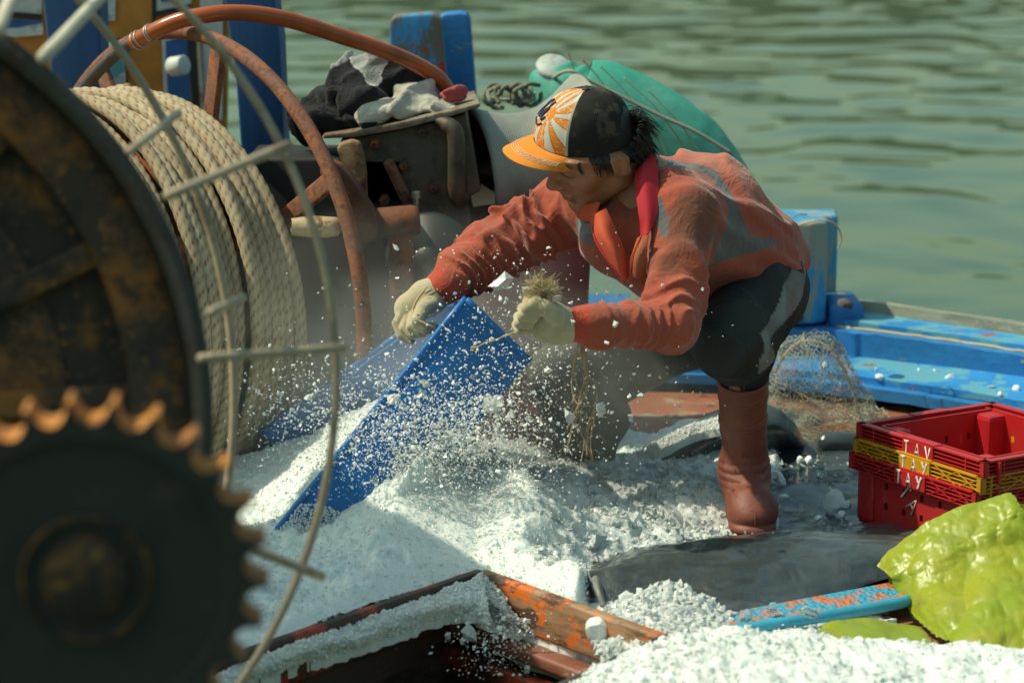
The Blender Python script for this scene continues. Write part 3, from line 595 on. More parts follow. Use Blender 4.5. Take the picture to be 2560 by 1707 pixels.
# ================================================================== CRATES
def crate(name, label, mat, body_h, parentM, rimstyle, writing, tp=.020):
    t = thing(name, label, 'crate', (0, 0, 0), 'plastic fish crates in a stack by the green sheet'); t.matrix_world = parentM
    L, W, H = .441, .424, body_h; RH = .040; bx = lambda c, a, b, h_, bev=.003: box(c, a, b, h_, bev=bev)
    body = MB(); T = .006
    def wall(p0, p1, n_in, z0, z1, holes):
        p0 = np.array(p0); p1 = np.array(p1); d = p1-p0; Lw = np.linalg.norm(d); d = d/Lw; n_in = np.array(n_in)
        xs_ = sorted({0, Lw, *[q for h in holes for q in (h[0], h[0]+h[2])]}); zs = sorted({z0, z1, *[q for h in holes for q in (h[1], h[1]+h[3])]})
        for i in range(len(xs_)-1):
            for j in range(len(zs)-1):
                cx, cz = (xs_[i]+xs_[i+1])/2, (zs[j]+zs[j+1])/2
                if any(h[0] < cx < h[0]+h[2] and h[1] < cz < h[1]+h[3] for h in holes): continue
                a_ = p0+d*xs_[i]; b_ = p0+d*xs_[i+1]; q = []
                for off in (0, T):
                    for (pp, zz) in ((a_, zs[j]), (b_, zs[j]), (b_, zs[j+1]), (a_, zs[j+1])): q.append([*(pp+n_in*off)[:2], zz])
                body.add(q, [(0, 1, 2, 3), (7, 6, 5, 4), (0, 4, 5, 1), (1, 5, 6, 2), (2, 6, 7, 3), (3, 7, 4, 0)])
    i0, j0 = tp, tp; i1, j1 = L-tp, W-tp
    hl = [(x, z, .011, .016) for x in np.linspace(.09, .40, 6) for z in (H*.30, H*.58)]; hs = [(x, z, .011, .016) for x in np.linspace(.07, .28, 4) for z in (H*.30, H*.58)]
    wall((i0, j0), (i1, j0), (0, 1), 0, H-.004, hl); wall((i1, j0), (i1, j1), (-1, 0), 0, H-.004, hs); wall((i1, j1), (i0, j1), (0, -1), 0, H-.004, hl); wall((i0, j1), (i0, j0), (1, 0), 0, H-.004, hs)
    for (cx, cy) in ((i0, j0), (i1, j0), (i1, j1), (i0, j1)): body.add(*bx((cx+.028*(1 if cx == i0 else -1)-.003*(1 if cx == i0 else -1), cy+.028*(1 if cy == j0 else -1)-.003*(1 if cy == j0 else -1), H/2-.003), .062, .062, H-.012, .012))
    body.add(*bx(((i0+i1)/2, (j0+j1)/2, .004), i1-i0-.002, j1-j0-.002, .008))
    body.obj('body', mat, t, local=True, smooth=False)
    rim = MB(); z1 = H; z0 = H-RH; e = .010
    for (a_, b_, n_) in (((0, 0), (L, 0), (0, 1)), ((L, 0), (L, W), (-1, 0)), ((L, W), (0, W), (0, -1)), ((0, W), (0, 0), (1, 0))):
        a_ = np.array(a_, float); b_ = np.array(b_, float); d = (b_-a_); Lw = np.linalg.norm(d); d /= Lw; n_ = np.array(n_, float)
        Rm = np.stack([np.append(d, 0), np.append(n_, 0), V(0, 0, 1)], 1); mid = (a_+b_)/2
        rim.add(*box(np.append(mid+n_*.010, z1-.002), Lw, .020, .005, Rm, .0015)); rim.add(*box(np.append(mid+n_*.010, z0+.0015), Lw-.003, .018, .003, Rm, .001))
        rim.add(*box(np.append(mid+n_*.0155, (z0+z1)/2), Lw-.004, .005, RH-.006, Rm, .001))
        for k_ in range(1, 4): rim.add(*box(np.append(mid+n_*.007, z0+.001+k_*(RH-.004)/4), Lw-.004, .013, .0022, Rm, .0007))
        nr = 7 if Lw > .45 else 5
        for s_ in np.linspace(.002, Lw-.002, 3 if rimstyle == 'plain' else 2)*1.0: rim.add(*box(np.append(a_+d*s_+n_*.0065, (z0+z1)/2), .004, .013, RH-.003, Rm, .0008))
        if rimstyle == 'plain':
            for s_ in (.14*Lw, .86*Lw): rim.add(*box(np.append(a_+d*s_+n_*.0065, (z0+z1)/2), .004, .0125, RH-.003, Rm, .0008))
        else:
            for s0, s1 in ((.01, .18), (.18, .35), (.65, .82), (.82, .99)):
                for (za, zb) in ((z0+.003, z1-.004), (z1-.004, z0+.003)):
                    p = np.append(a_+d*s0*Lw+n_*.0012, za); q = np.append(a_+d*s1*Lw+n_*.0012, zb); rim.add(*bar(p, q, .0025, .0025, np.append(n_, 0), .0006))
        ls = .17*Lw if Lw > .45 else .12*Lw; rim.add(*box(np.append(mid+n_*(.001), (z0+z1)/2-.0), ls*2, .008, RH-.0035, Rm, .002)); rim.add(*box(np.append(mid+n_*(.012), z1+.001), ls*2.1, .026, .004, Rm, .0015))
    rim.obj('rim', mat, t, local=True, smooth=False)
    if writing:
        wb = MB()
        for (wd_, o_, ex, ey, h_, rr_) in writing: write(wb, wd_, o_, ex, ey, h_, r=rr_, gap=1.25 if h_ > .04 else 1.75)
        wb.obj('writing', M_PAINT, t, local=True)
    return t
def plastic(name, c, c2):
    m = M(name, c, .42, spec=.5); m.mix(m.noise(8, 7, .7, lo=.45, hi=.7), c2, .7); m.mix(m.noise(30, 8, .8, vec=(1, 1, .4), lo=.60, hi=.68), tuple(min(1, q*1.3+.10) for q in c2), .55)
    m.bump(m.noise(50, 4, .7), .15, .002); m.set(Subsurface_Weight=.0); return m.m
M_CRED = plastic('red_plastic', (.42, .012, .016), (.36, .03, .025)); M_CYEL = plastic('yellow_plastic', (.50, .25, .008), (.44, .24, .02))
# stack frame: local x runs from the left corner to the near corner, local y from the left corner to the far corner
zb = .0; Lb = G(2130, 1300, zb); lxp, lyp = Lb[0], Lb[1]
tilt = Matrix.Rotation(R(0), 4, 'X'); STK_ROT = tilt @ Matrix.Rotation(R(-58.8), 4, 'Z')
def rimtop(py): return Y(2130, py, lyp)[2]-zb
def cmat(dz, dx=0., dy=0., rz=0.): return Matrix.Translation(Vector((lxp+dx, lyp+dy, zb+dz))) @ STK_ROT @ Matrix.Rotation(R(rz), 4, 'Z')
Hb = rimtop(1128); Hy = rimtop(1093); Ht = rimtop(1057)
print('crate heights', Hb, Hy, Ht, lxp, lyp)
wl = [('TAY', (.175, -.0045, Hb-.034), V(1, 0, 0), V(0, 0, 1), .029, .0034), ('TAY', (.034, .0175, Hb-.048), V(0, 0, -1), V(1, 0, 0), .030, .0024)]
crate('fish_crate', 'red fish crate at the bottom of the stack of three', M_CRED, Hb, cmat(0, -.012), 'lattice', wl+[('TA', (.16, .0175, Hb*.60), V(.75, 0, -.65), V(.65, 0, .75), .042, .0028)])
crate('fish_crate', 'yellow fish crate between the two red ones in the stack of three', M_CYEL, Hb, cmat(Hy-Hb, -.004, 0, .3), 'lattice', [('TAY', (.175, -.0035, Hb-.035), V(1, 0, 0), V(0, 0, 1), .030, .0030)], .029)
crate('fish_crate', 'open red fish crate on top of the stack of three', M_CRED, Hb, cmat(Ht-Hb, .004, .004), 'plain', [('TAV', (.175, -.0035, Hb-.035), V(1, 0, 0), V(0, 0, 1), .030, .0026)], .038)
# ================================================================== THE MAN
def proj(v):
    q = np.asarray(v)-CAM; d = q@FW; return 1280+q[..., 0]/d*FPX, 853.5-(q@UP)/d*FPX
def inpoly(x, y, poly):
    r = np.zeros(x.shape, bool); n = len(poly)
    for i in range(n):
        x1, y1 = poly[i]; x2, y2 = poly[(i+1) % n]
        if y1 == y2: continue
        c = ((y1 > y) != (y2 > y)) & (x < (x2-x1)*(y-y1)/(y2-y1)+x1); r ^= c
    return r
man = thing('person', 'person in orange cap, salmon shirt and brown rubber boots bending over the blue tub', 'person', Y(1870, 1330, .1))
ss = lambda a, b, x: np.clip((x-a)/(b-a), 0, 1)**2*(3-2*np.clip((x-a)/(b-a), 0, 1))
# --- head frame
hy, hp, hr = R(18), R(32), R(22)
f_ = V(-math.cos(hy)*math.cos(hp), -math.sin(hy)*math.cos(hp), -math.sin(hp)); s0 = V(math.sin(hy), -math.cos(hy), 0); u0 = np.cross(f_, s0); u0 = u0*np.sign(u0[2])
s_ = s0*math.cos(hr)-u0*math.sin(hr); u_ = u0*math.cos(hr)+s0*math.sin(hr); HR = np.stack([f_, s_, u_], 1); HS = 1.17
HC = Y(1494, 368, .05)
def hw(p): return HC+(np.asarray(p)*HS)@HR.T
def hl(p): return ((np.asarray(p)-HC)@HR)/HS
# --- head surface, modelled in its own frame
H = SDF((-.115, -.10, -.135), (.135, .10, .145), .0021)
H.ell((-.002, 0, .035), (.090, .073, .080), k=.02); H.ell((.042, 0, -.02), (.058, .057, .082), k=.03)
for q in (1, -1):
    H.cap((.0, q*.050, -.052), (.068, q*.014, -.084), .021, .017, k=.03); H.ell((.060, q*.040, -.012), (.026, .022, .022), k=.02)
    H.cap((.092, q*.010, .039), (.068, q*.044, .036), .010, .009, k=.016)
    H.ell((.100, q*.032, .018), (.013, .020, .0125), k=.014, mode='sub'); H.ell((.0785, q*.032, .016), (.0135, .0145, .0135), k=.002)
    H.ell((.0800, q*.032, .0215), (.0140, .0165, .0085), k=.003); H.cap((.090, q*.020, .010), (.084, q*.044, .011), .0035, .003, k=.005)
    H.ell((.104, q*.0125, -.019), (.011, .0075, .0085), k=.006)
H.ell((.084, 0, -.088), (.016, .021, .015), k=.016)
H.cap((.088, 0, .034), (.1135, 0, -.008), .0075, .009, k=.012); H.ell((.1145, 0, -.0125), (.0115, .0115, .0100), k=.007)
for q in (1, -1): H.ell((.111, q*.006, -.0225), (.004, .003, .003), k=.003, mode='sub')
H.cap((.0965, -.018, -.0455), (.0965, .018, -.0455), .0062, .0062, k=.006); H.ell((.100, 0, -.0445), (.0065, .013, .0055), k=.005)
H.ell((.0975, 0, -.0575), (.0075, .017, .0062), k=.006); H.cap((.1045, -.021, -.0512), (.1045, .021, -.0512), .0022, .0022, k=.003, mode='sub')
H.ell((.093, 0, -.070), (.010, .018, .005), k=.006, mode='sub')
for q in (1, -1):
    er = Matrix.Rotation(R(-12), 3, 'Y'); er = np.array(er)
    H.ell((-.006, q*.078, -.002), (.019, .0085, .0325), rot=er, k=.005); H.ell((-.002, q*.087, .000), (.0105, .007, .020), k=.005, mode='sub'); H.ell((-.009, q*.083, -.022), (.009, .006, .010), k=.004)
    H.cap((.010, q*.079, .014), (.010, q*.077, -.012), .0035, .004, k=.003)
H.cap((-.022, 0, -.02), (-.058, .004, -.155), .054, .056, k=.03)
hv, hf = H.mesh(); hc = np.tile(np.array([.31, .135, .066]), (len(hv), 1))  # head skin painted darker than the body, for shade under the brim
n1 = fbm(hv, 45, 4, 4)[:, None]; hc = hc*(1+.22*n1); hc = hc*(1-.35*np.exp(-((hv[:, 0]-.072)/.02)**2-((np.abs(hv[:, 1])-.032)/.02)**2-((hv[:, 2]-.014)/.016)**2)[:, None]) if False else hc*(1+.22*n1*.5)
def blend(c, m, col): return c*(1-m[:, None])+np.array(col)*m[:, None]
X_, Y_, Z_ = hv.T
lips = np.exp(-((Z_+.051)/.0085)**2-(Y_/.019)**2)*(X_ > .088); hc = blend(hc, np.clip(lips*1.3, 0, 1)*.75, (.24, .075, .05))
hc = blend(hc, np.exp(-((Z_+.0512)/.0018)**2-(Y_/.021)**4)*(X_ > .092)*.8, (.09, .03, .02))
for q in (1, -1):
    hc = blend(hc, np.exp(-((Z_-.038-.08*(.032-abs(Y_)))/.0052)**4-((Y_-q*.032)/.021)**4)*(X_ > .06), (.035, .022, .015))
    hc = blend(hc, np.exp(-((Z_-.0118+.06*(Y_*q-.03)**2*40)/.0025)**2-((Y_-q*.032)/.0160)**4)*(X_ > .07), (.012, .008, .006))
hc = blend(hc, np.exp(-((X_-.085)/.012)**2-((Z_+.085)/.02)**2)*.18, (.15, .09, .06))
hc = blend(hc, ss(.80, .9, vnoise(hv*95, 9))*.3, (.12, .05, .03))
hv = hw(hv)
def frame(yaw, pitch, roll):
    a, b, c = R(yaw), R(pitch), R(roll); f = V(-math.cos(a)*math.cos(b), -math.sin(a)*math.cos(b), -math.sin(b)); s = V(math.sin(a), -math.cos(a), 0); u = np.cross(f, s); u = u*np.sign(u[2])
    return np.stack([f, s*math.cos(c)-u*math.sin(c), u*math.cos(c)+s*math.sin(c)], 1)
CR = frame(20, 7, 17); CC = Y(1467, 312, .05)-CR@(V(0, 0, .068)*HS)
def tuck(v, k=.93):   # keep skull and hair inside the cap
    q = ((v-CC)@CR)/HS; c = V(0, 0, .044); e = np.sqrt((q[:, 0]/.101)**2+(q[:, 1]/.084)**2+(np.maximum(q[:, 2]-.044, 0)/.098)**2)
    m = (q[:, 2] > .034)*ss(.030, .044, q[:, 2]); s = np.where(e > k, k/np.maximum(e, 1e-6), 1); s = 1-(1-s)*m; q = c+(q-c)*s[:, None]; return CC+(q*HS)@CR.T
hv = tuck(hv)
# --- the rest of the body (mostly under the clothes)
Sh_n, Sh_f = Y(1705, 545, .0), Y(1445, 515, .28); El_n, El_f = Y(1685, 812, -.16), Y(1220, 632, .22); Wr_n, Wr_f = Y(1408, 812, -.28), Y(1082, 735, .11)
Nk = Y(1600, 480, .12); Wst = Y(1885, 640, .32); Hip_n, Hip_f = Y(1905, 725, .22), Y(1860, 735, .46); Kn_n, Kn_f = Y(1835, 850, -.02), Y(1430, 950, .40)
An_n = Y(1862, 1190, .15); An_f = Y(1455, 1230, .62)
Bd = SDF((-.28, -.40, -.05), (.86, .80, 1.02), .0075); kb = .05
Bd.cap(hw((-.04, 0, -.10)), Nk+V(.0, 0, 0), .058, .066, k=.04); Bd.cap(Nk+V(.02, 0, -.03), Y(1700, 570, .18), .105, .12, k=kb); Bd.cap(Y(1700, 570, .18), Wst, .12, .10, k=kb)
Bd.cap(Sh_n, Sh_f, .055, .06, k=kb); Bd.ell(Y(1568, 585, .09), (.060, .07, .075), k=.04)
Bd.cap(Wst, (Hip_n+Hip_f)/2, .10, .11, k=kb)
for a, b, c in ((Sh_n, El_n, Wr_n), (Sh_f, El_f, Wr_f)): Bd.cap(a, b, .045, .034, k=.02).cap(b, c, .034, .025, k=.02)
for a, b, c in ((Hip_n, Kn_n, An_n), (Hip_f, Kn_f, An_f)): Bd.cap(a, b, .07, .034, k=.01).cap(b, c, .024, .020, k=.01)
Bd.cap(An_n+V(0, .03, -.03), An_n+V(.01, -.1, -.10), .032, .03, k=.02)
bv, bf = Bd.mesh(); bc = np.tile(np.array([.36, .17, .085]), (len(bv), 1))*(1+.08*fbm(bv, 40, 3)[:, None])
M_SKIN = M('skin', rough=.48, spec=.4); M_SKIN.attr(); M_SKIN.set(Subsurface_Weight=.12, Subsurface_Radius=(.02, .008, .004), Subsurface_Scale=.5); M_SKIN.bump(M_SKIN.noise(300, 4, .7), .3, .0015); M_SKIN.rough(M_SKIN.noise(60, 4), .32, .6)
mesh_obj('body', np.concatenate([hv, bv]), np.concatenate([hf, bf+len(hv)]), M_SKIN.m, man, cols=np.concatenate([hc, bc]))

# --- shirt
def wr_rings(a, b, n, amp, ph=0., lo=.0, hi=1., skew=0.0, seed=0):
    a = np.asarray(a); b = np.asarray(b); d = nrm(b-a); e = nrm(np.cross(d, V(0, 1, .2)))
    def w(P, t):
        q = P-a; s = q@e; th = t*n+s*skew*18+1.1*vnoise(P*9, seed)+.5*vnoise(P*22, seed+2)
        r = .5+.5*np.sin(2*np.pi*th+ph); k = ss(lo-.08, lo+.08, t)*(1-ss(hi-.08, hi+.08, t))*(.55+.45*vnoise(P*7, seed+5)); return -((r**2.6)*1.25-.2)*amp*k
    return w
def folds(sc, amp, seed=0, st=(1, 1, 1), d=None):
    rs_ = np.random.default_rng(seed+100); d1 = nrm(V(*(d or rs_.normal(size=3)))); d2 = nrm(d1+.9*rs_.normal(size=3)*.6)
    def w(P, t):
        a = P@d1*sc*5.2+2.6*vnoise(P*4.2, seed)+.9*vnoise(P*11, seed+3); b = P@d2*sc*3.4+3.0*vnoise(P*3.1, seed+7)
        m = .35+.65*ss(-.25, .45, vnoise(P*5, seed+11)); return -amp*((.5+.5*np.sin(a))**3*m*1.5+.8*(.5+.5*np.sin(b))**3.5-.35)
    return w
Sx = SDF((-.22, -.42, .38), (.84, .66, 1.06), .0046); k = .045
ge = folds(13, .012, 3, (1, 1, .6)); SD = lambda *w_: (lambda P, t: sum(q(P, t) for q in w_))
Sx.cap(Sh_n+V(-.0, .03, .0), Sh_f, .084, .084, k=k, warp=ge)
Sx.cap(Y(1650, 520, .14), Y(1760, 548, .22), .120, .142, k=k, warp=ge); Sx.cap(Y(1760, 548, .22), Y(1875, 640, .30), .142, .118, k=k, warp=folds(14, .013, 8, (1.3, 1, .5)))
Sx.cap(Y(1735, 580, .06), Y(1880, 660, .20), .088, .092, k=k, warp=folds(13, .013, 5, (1.2, 1, .6))); Sx.cap(Y(1590, 560, .26), Y(1800, 610, .42), .11, .12, k=k)
Sx.ell(Y(1550, 590, .10), (.095, .12, .085), k=.04, warp=folds(12, .006, 2)); Sx.cap(Y(1545, 605, .08), Y(1650, 690, .06), .060, .055, k=.05, warp=folds(14, .006, 12)); Sx.cap(Y(1640, 680, .12), Y(1790, 700, .20), .07, .09, k=.05, warp=folds(13, .010, 14, (1.6, 1, .5)))
Sx.cap(Y(1885, 640, .18), Y(1962, 675, .22), .060, .045, k=.04, warp=folds(22, .009, 21, (.5, 1, 1.4))); Sx.cap(Y(1900, 610, .28), Y(1940, 650, .42), .085, .085, k=.05)
# trim the hem with a plane, then sleeves
hem = Y(1760, 742, .0); hn = nrm(np.cross(Y(1990, 695, .1)-hem, V(0, 1, .0))); hn = hn*(-np.sign(hn[2])); Sx.half(Y(1985, 700, .2)*.5+Y(1740, 790, .1)*.5, nrm(hn+V(0.02, 0, 0)))
Sx.cap(Sh_n+V(-.005, .0, .0), El_n, .076, .058, k=.035, warp=SD(folds(18, .011, 31, (1, 1, .6)), wr_rings(Sh_n, El_n, 5, .018, lo=.5, hi=1., skew=.25, seed=3)))
Sx.cap(El_n+V(-.005, 0, -.003), Wr_n+V(.05, .0, .003), .054, .040, k=.02, warp=SD(wr_rings(El_n, Wr_n, 9, .019, lo=.12, hi=.93, skew=.16, seed=11), folds(20, .003, 6)))
Sx.ell(Wr_n+V(.075, .01, -.012), (.040, .040, .044), k=.02, warp=folds(20, .006, 17)); Sx.cap(Wr_n+V(.05, 0, .0), Wr_n+V(-.005, 0, .0), .0375, .0375, k=.008)
Sx.cap(Sh_f, El_f, .080, .062, k=.035, warp=SD(folds(17, .011, 41, (.7, 1, 1)), wr_rings(Sh_f, El_f, 4.5, .019, lo=.35, hi=1., skew=.3, seed=7)))
Sx.cap(El_f, Wr_f+V(.02, .0, .012), .061, .040, k=.03, warp=SD(wr_rings(El_f, Wr_f, 6, .022, lo=.05, hi=.8, skew=-.3, seed=5), folds(16, .005, 9)))
Sx.ell(Y(1150, 668, .16), (.052, .05, .045), k=.02, warp=folds(18, .007, 19)); Sx.cap(Y(1125, 700, .13), Wr_f, .039, .036, k=.008)
# neck opening and open placket
Sx.cap(hw((-.03, 0, -.06)), Nk+V(-.01, 0, .02), .066, .070, k=.01, mode='sub')
Sx.cap(Y(1545, 520, -.06), Y(1562, 600, -.10), .040, .030, k=.012, mode='sub'); Sx.cap(Y(1562, 600, -.10), Y(1578, 660, -.10), .030, .006, k=.012, mode='sub')
sv, sf = Sx.mesh(); print('shirt verts', len(sv))
px, py = proj(sv); jx = px+5*vnoise(sv*14, 3); jy = py+5*vnoise(sv*14, 8)
sal = np.array([.33, .074, .043]); sc_ = np.tile(sal, (len(sv), 1))*(1+.16*fbm(sv, 6, 4, 5)[:, None])
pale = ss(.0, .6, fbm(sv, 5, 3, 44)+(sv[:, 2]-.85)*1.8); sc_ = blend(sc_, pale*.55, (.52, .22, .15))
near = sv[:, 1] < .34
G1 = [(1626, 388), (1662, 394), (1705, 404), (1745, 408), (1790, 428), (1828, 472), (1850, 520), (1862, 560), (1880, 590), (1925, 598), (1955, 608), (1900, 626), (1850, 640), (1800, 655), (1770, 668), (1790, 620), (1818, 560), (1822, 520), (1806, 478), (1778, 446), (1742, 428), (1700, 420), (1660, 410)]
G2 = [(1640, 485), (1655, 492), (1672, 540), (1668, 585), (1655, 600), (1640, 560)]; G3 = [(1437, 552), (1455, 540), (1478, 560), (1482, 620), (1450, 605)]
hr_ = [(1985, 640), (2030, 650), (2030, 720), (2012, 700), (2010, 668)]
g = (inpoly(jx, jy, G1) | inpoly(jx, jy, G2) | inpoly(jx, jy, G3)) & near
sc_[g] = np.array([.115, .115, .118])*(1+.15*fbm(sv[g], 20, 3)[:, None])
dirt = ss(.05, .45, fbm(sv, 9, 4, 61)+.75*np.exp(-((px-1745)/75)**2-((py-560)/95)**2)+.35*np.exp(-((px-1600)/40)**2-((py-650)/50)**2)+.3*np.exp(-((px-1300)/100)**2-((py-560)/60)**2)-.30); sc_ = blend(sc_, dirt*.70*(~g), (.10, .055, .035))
cuf = ((px < 1472) & (px > 1395) & (py > 760) & (sv[:, 1] < -.15)) | ((px < 1112+.5*(py-690)) & (py > 668) & (px < 1150) & (sv[:, 1] < .3)); sc_ = blend(sc_, cuf*.8, (.40, .055, .03))
blot = ss(.35, .6, fbm(sv, 16, 4, 71)); sc_ = blend(sc_, blot*.3*(~g), (.20, .06, .045))
M_SHIRT = M('salmon_cloth', rough=.9, spec=.2); M_SHIRT.attr(); M_SHIRT.set(Sheen_Weight=.25); M_SHIRT.bump(M_SHIRT.noise(1100, 2, .5), .25, .0006); M_SHIRT.bump(M_SHIRT.noise(30, 6, .6, dist=.8), .5, .006); M_SHIRT.bump(M_SHIRT.noise(13, 5, .55, dist=2.2), .55, .012)
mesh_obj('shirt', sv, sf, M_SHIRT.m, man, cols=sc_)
# collar, lapel and placket
def clsheet(name, rows, mat, t=.003, nu=26, nv=22, parent=man, amp=.0015, sc=30):
    g = sheet([[Y(*q) for q in r] for r in rows], nu, nv); g = g+gnormals(g)*(fbm(g, sc, 3, 2)*amp)[..., None]; v, f = thick(g, t); return mesh_obj(name, v, f, mat, parent, auto=60)
M_RED = M('collar_red', (.42, .010, .022), .8); M_RED.bump(M_RED.noise(900, 2), .2, .0006); M_LAP = M('lapel_orange_red', (.50, .075, .03), .85); M_LAP.bump(M_LAP.noise(60, 4), .25, .003); M_GREY = M('grey_cloth', (.115, .115, .118), .9).m
clsheet('collar', [[(1600, 384, .10), (1616, 378, .070), (1640, 392, .03)], [(1590, 430, .015), (1612, 430, -.008), (1643, 436, .005)], [(1592, 490, -.035), (1616, 495, -.050), (1644, 492, -.035)], [(1600, 545, -.06), (1620, 548, -.073), (1638, 545, -.065)], [(1606, 594, -.06), (1612, 594, -.085), (1618, 592, -.09)]], M_RED.m, .004)
clsheet('collar', [[(1418, 500, .16), (1455, 512, .06), (1500, 506, -.02)], [(1430, 522, .13), (1460, 535, .04), (1494, 530, -.03)], [(1448, 545, .10), (1470, 552, .03), (1488, 550, -.035)]], M_LAP.m, .004)
clsheet('placket_flap', [[(1476, 552, -.01), (1492, 535, -.045), (1516, 520, -.055)], [(1490, 600, -.045), (1510, 585, -.085), (1540, 580, -.06)], [(1520, 648, -.075), (1540, 640, -.105), (1562, 640, -.07)], [(1556, 700, -.085), (1562, 700, -.095), (1570, 694, -.08)]], M_LAP.m, .003)
clsheet('placket_flap', [[(1596, 596, -.062), (1606, 592, -.085), (1622, 588, -.10)], [(1582, 640, -.09), (1596, 640, -.105), (1616, 640, -.10)], [(1574, 690, -.09), (1590, 694, -.102), (1606, 700, -.092)]], M('lapel_brown', (.30, .09, .04), .9).m, .003)
v, f = tube([Y(*q) for q in ((1478, 552, -.02), (1488, 600, -.06), (1518, 652, -.088), (1562, 706, -.096))], .0016, 30, 6); mesh_obj('piping', v, f, M_RED.m, man)
v, f = tube([Y(*q) for q in ((1602, 590, -.088), (1580, 640, -.10), (1577, 668, -.10), (1578, 700, -.095))], .0017, 30, 6); mesh_obj('piping', v, f, M('pip_bright', (.55, .05, .02), .7).m, man)

# --- trousers
Tx = SDF((-.0, -.22, -.02), (.86, .92, .86), .005)
tf = lambda a, sd=0, sc=10, st=(1, 1, 1): folds(sc, a, sd, st)
Tx.ell(Y(1895, 690, .30), (.105, .19, .118), k=.05, warp=tf(.004, 1)); Tx.cap(Hip_n+V(-.012, 0, .0), Kn_n+V(.0, .0, .0), .112, .080, k=.05, warp=tf(.012, 4, 12))
Tx.cap(Hip_f, Kn_f, .125, .088, k=.05, warp=tf(.014, 7, 12))
Tx.cap(Kn_n+V(0, 0, -.0), Y(1857, 930, .055), .088, .052, k=.03, warp=SD(tf(.014, 9, 14, (2.2, 1, .3)))); Tx.ell(Y(1785, 872, .01), (.050, .05, .062), k=.03, warp=tf(.012, 15, 12, (2, 1, .5)))
Tx.ell(Y(1902, 868, .03), (.028, .04, .045), k=.03); Tx.cap(Y(1857, 930, .055), Y(1860, 1000, .085), .050, .045, k=.01)
Tx.cap(Kn_f, Y(1455, 1150, .56), .092, .075, k=.04, warp=tf(.008, 11, 9, (1, 1, .7))); Tx.cap(Kn_f+V(.03, .05, -.03), Y(1520, 1040, .55), .06, .06, k=.06); Tx.cap(Y(1455, 1150, .56), An_f, .075, .06, k=.03)
Tx.cap(Y(1700, 800, .40), Y(1540, 930, .46), .08, .065, k=.06, warp=tf(.006, 22, 9))
tv, tfc = Tx.mesh(); px, py = proj(tv); jx = px+4*vnoise(tv*18, 3); jy = py+4*vnoise(tv*18, 8)
tc = np.tile(np.array([.020, .024, .024]), (len(tv), 1))*(1+.25*fbm(tv, 8, 3)[:, None])
farl = ss(.30, .42, tv[:, 1])*ss(1760, 1640, px); tc = blend(tc, farl, (.12, .128, .10));  # far leg painted lighter, standing in for sunlit cloth in mist
wet = ss(.1, .5, fbm(tv, 12, 4, 3)+.5*np.exp(-((px-1380)/60)**2-((py-880)/60)**2)-.2)*farl; tc = blend(tc, wet*.3, (.15, .155, .13))  # paler patches painted in for light on the far knee
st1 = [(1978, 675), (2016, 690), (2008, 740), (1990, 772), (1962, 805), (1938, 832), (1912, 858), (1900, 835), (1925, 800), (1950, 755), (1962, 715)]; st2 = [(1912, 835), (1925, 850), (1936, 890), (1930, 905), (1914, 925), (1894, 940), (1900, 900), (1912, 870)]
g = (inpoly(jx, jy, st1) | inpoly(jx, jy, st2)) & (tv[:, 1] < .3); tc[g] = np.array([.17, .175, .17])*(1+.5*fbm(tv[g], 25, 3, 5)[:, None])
M_TR = M('trouser_cloth', rough=.75, spec=.35); M_TR.attr(); M_TR.bump(M_TR.noise(14, 5, .55, vec=(1, 1, .5), dist=1.8), .5, .014); M_TR.bump(M_TR.noise(900, 2), .2, .0006)
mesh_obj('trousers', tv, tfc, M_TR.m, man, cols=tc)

# --- boots
def boot(off, mat):
    Bt = SDF(V(.44, -.16, -.03)+off, V(.72, .40, .48)+off, .0028); o_ = off
    tp, an = Y(1857, 946, .06)+o_, Y(1860, 1165, .15)+o_
    def shaftw(P, t): return -.0035*np.exp(-((t-.03)/.016)**2)-.003*np.exp(-((t-.15)/.011)**2)-.003*np.exp(-((t-.19)/.011)**2)-.003*np.exp(-((t-.42)/.011)**2)-.003*np.exp(-((t-.46)/.011)**2)-.006*fbm(P, 12, 3, 3)*ss(.2, .7, t)
    Bt.cap(tp, an, .0585, .0500, k=.02, warp=shaftw)
    def ankw(P, t): return -.005*np.abs(np.sin(P[..., 2]*150+2*vnoise(P*16)))*np.exp(-((P[..., 2]-.125-o_[2])/.045)**2)
    heel = V(an[0]+.008, .17+o_[1], .055+o_[2]); Bt.cap(an, heel, .052, .047, k=.03, warp=ankw); ball = V(an[0]+.010, .055+o_[1], .045+o_[2]); toe = V(an[0]+.010, .035+o_[1], .040+o_[2])
    Bt.cap(an+V(0, -.01, -.03), ball+V(0, 0, .01), .046, .046, k=.04, warp=ankw); Bt.ell(toe, (.056, .062, .042), k=.03); Bt.cap(heel, ball, .043, .05, k=.03)
    Bt.cap(V(heel[0], heel[1]+.005, .012+o_[2]), V(toe[0], toe[1]-.012, .012+o_[2]), .045, .056, k=.004, sq=((0, 0, 1), .42))
    Bt.cap(tp+nrm(tp-an)*.03, tp+(an-tp)*.25, .0525, .050, k=.003, mode='sub'); Bt.half(tp, tp-an, k=.002); Bt.half(V(0, 0, .002+o_[2]), (0, 0, -1), k=.003)
    v, f = Bt.mesh(); return v, f, tp, an
M_BOOT = M('brown_rubber', (.20, .055, .034), .5, spec=.5); M_BOOT.mix(M_BOOT.noise(8, 6, .6, lo=.45, hi=.7), (.27, .085, .055), .8); M_BOOT.mix(M_BOOT.noise(13, 8, .75, lo=.56, hi=.68), (.34, .19, .15), .7); M_BOOT.mix(M_BOOT.noise(22, 8, .75, lo=.62, hi=.72), (.07, .03, .02), .7)
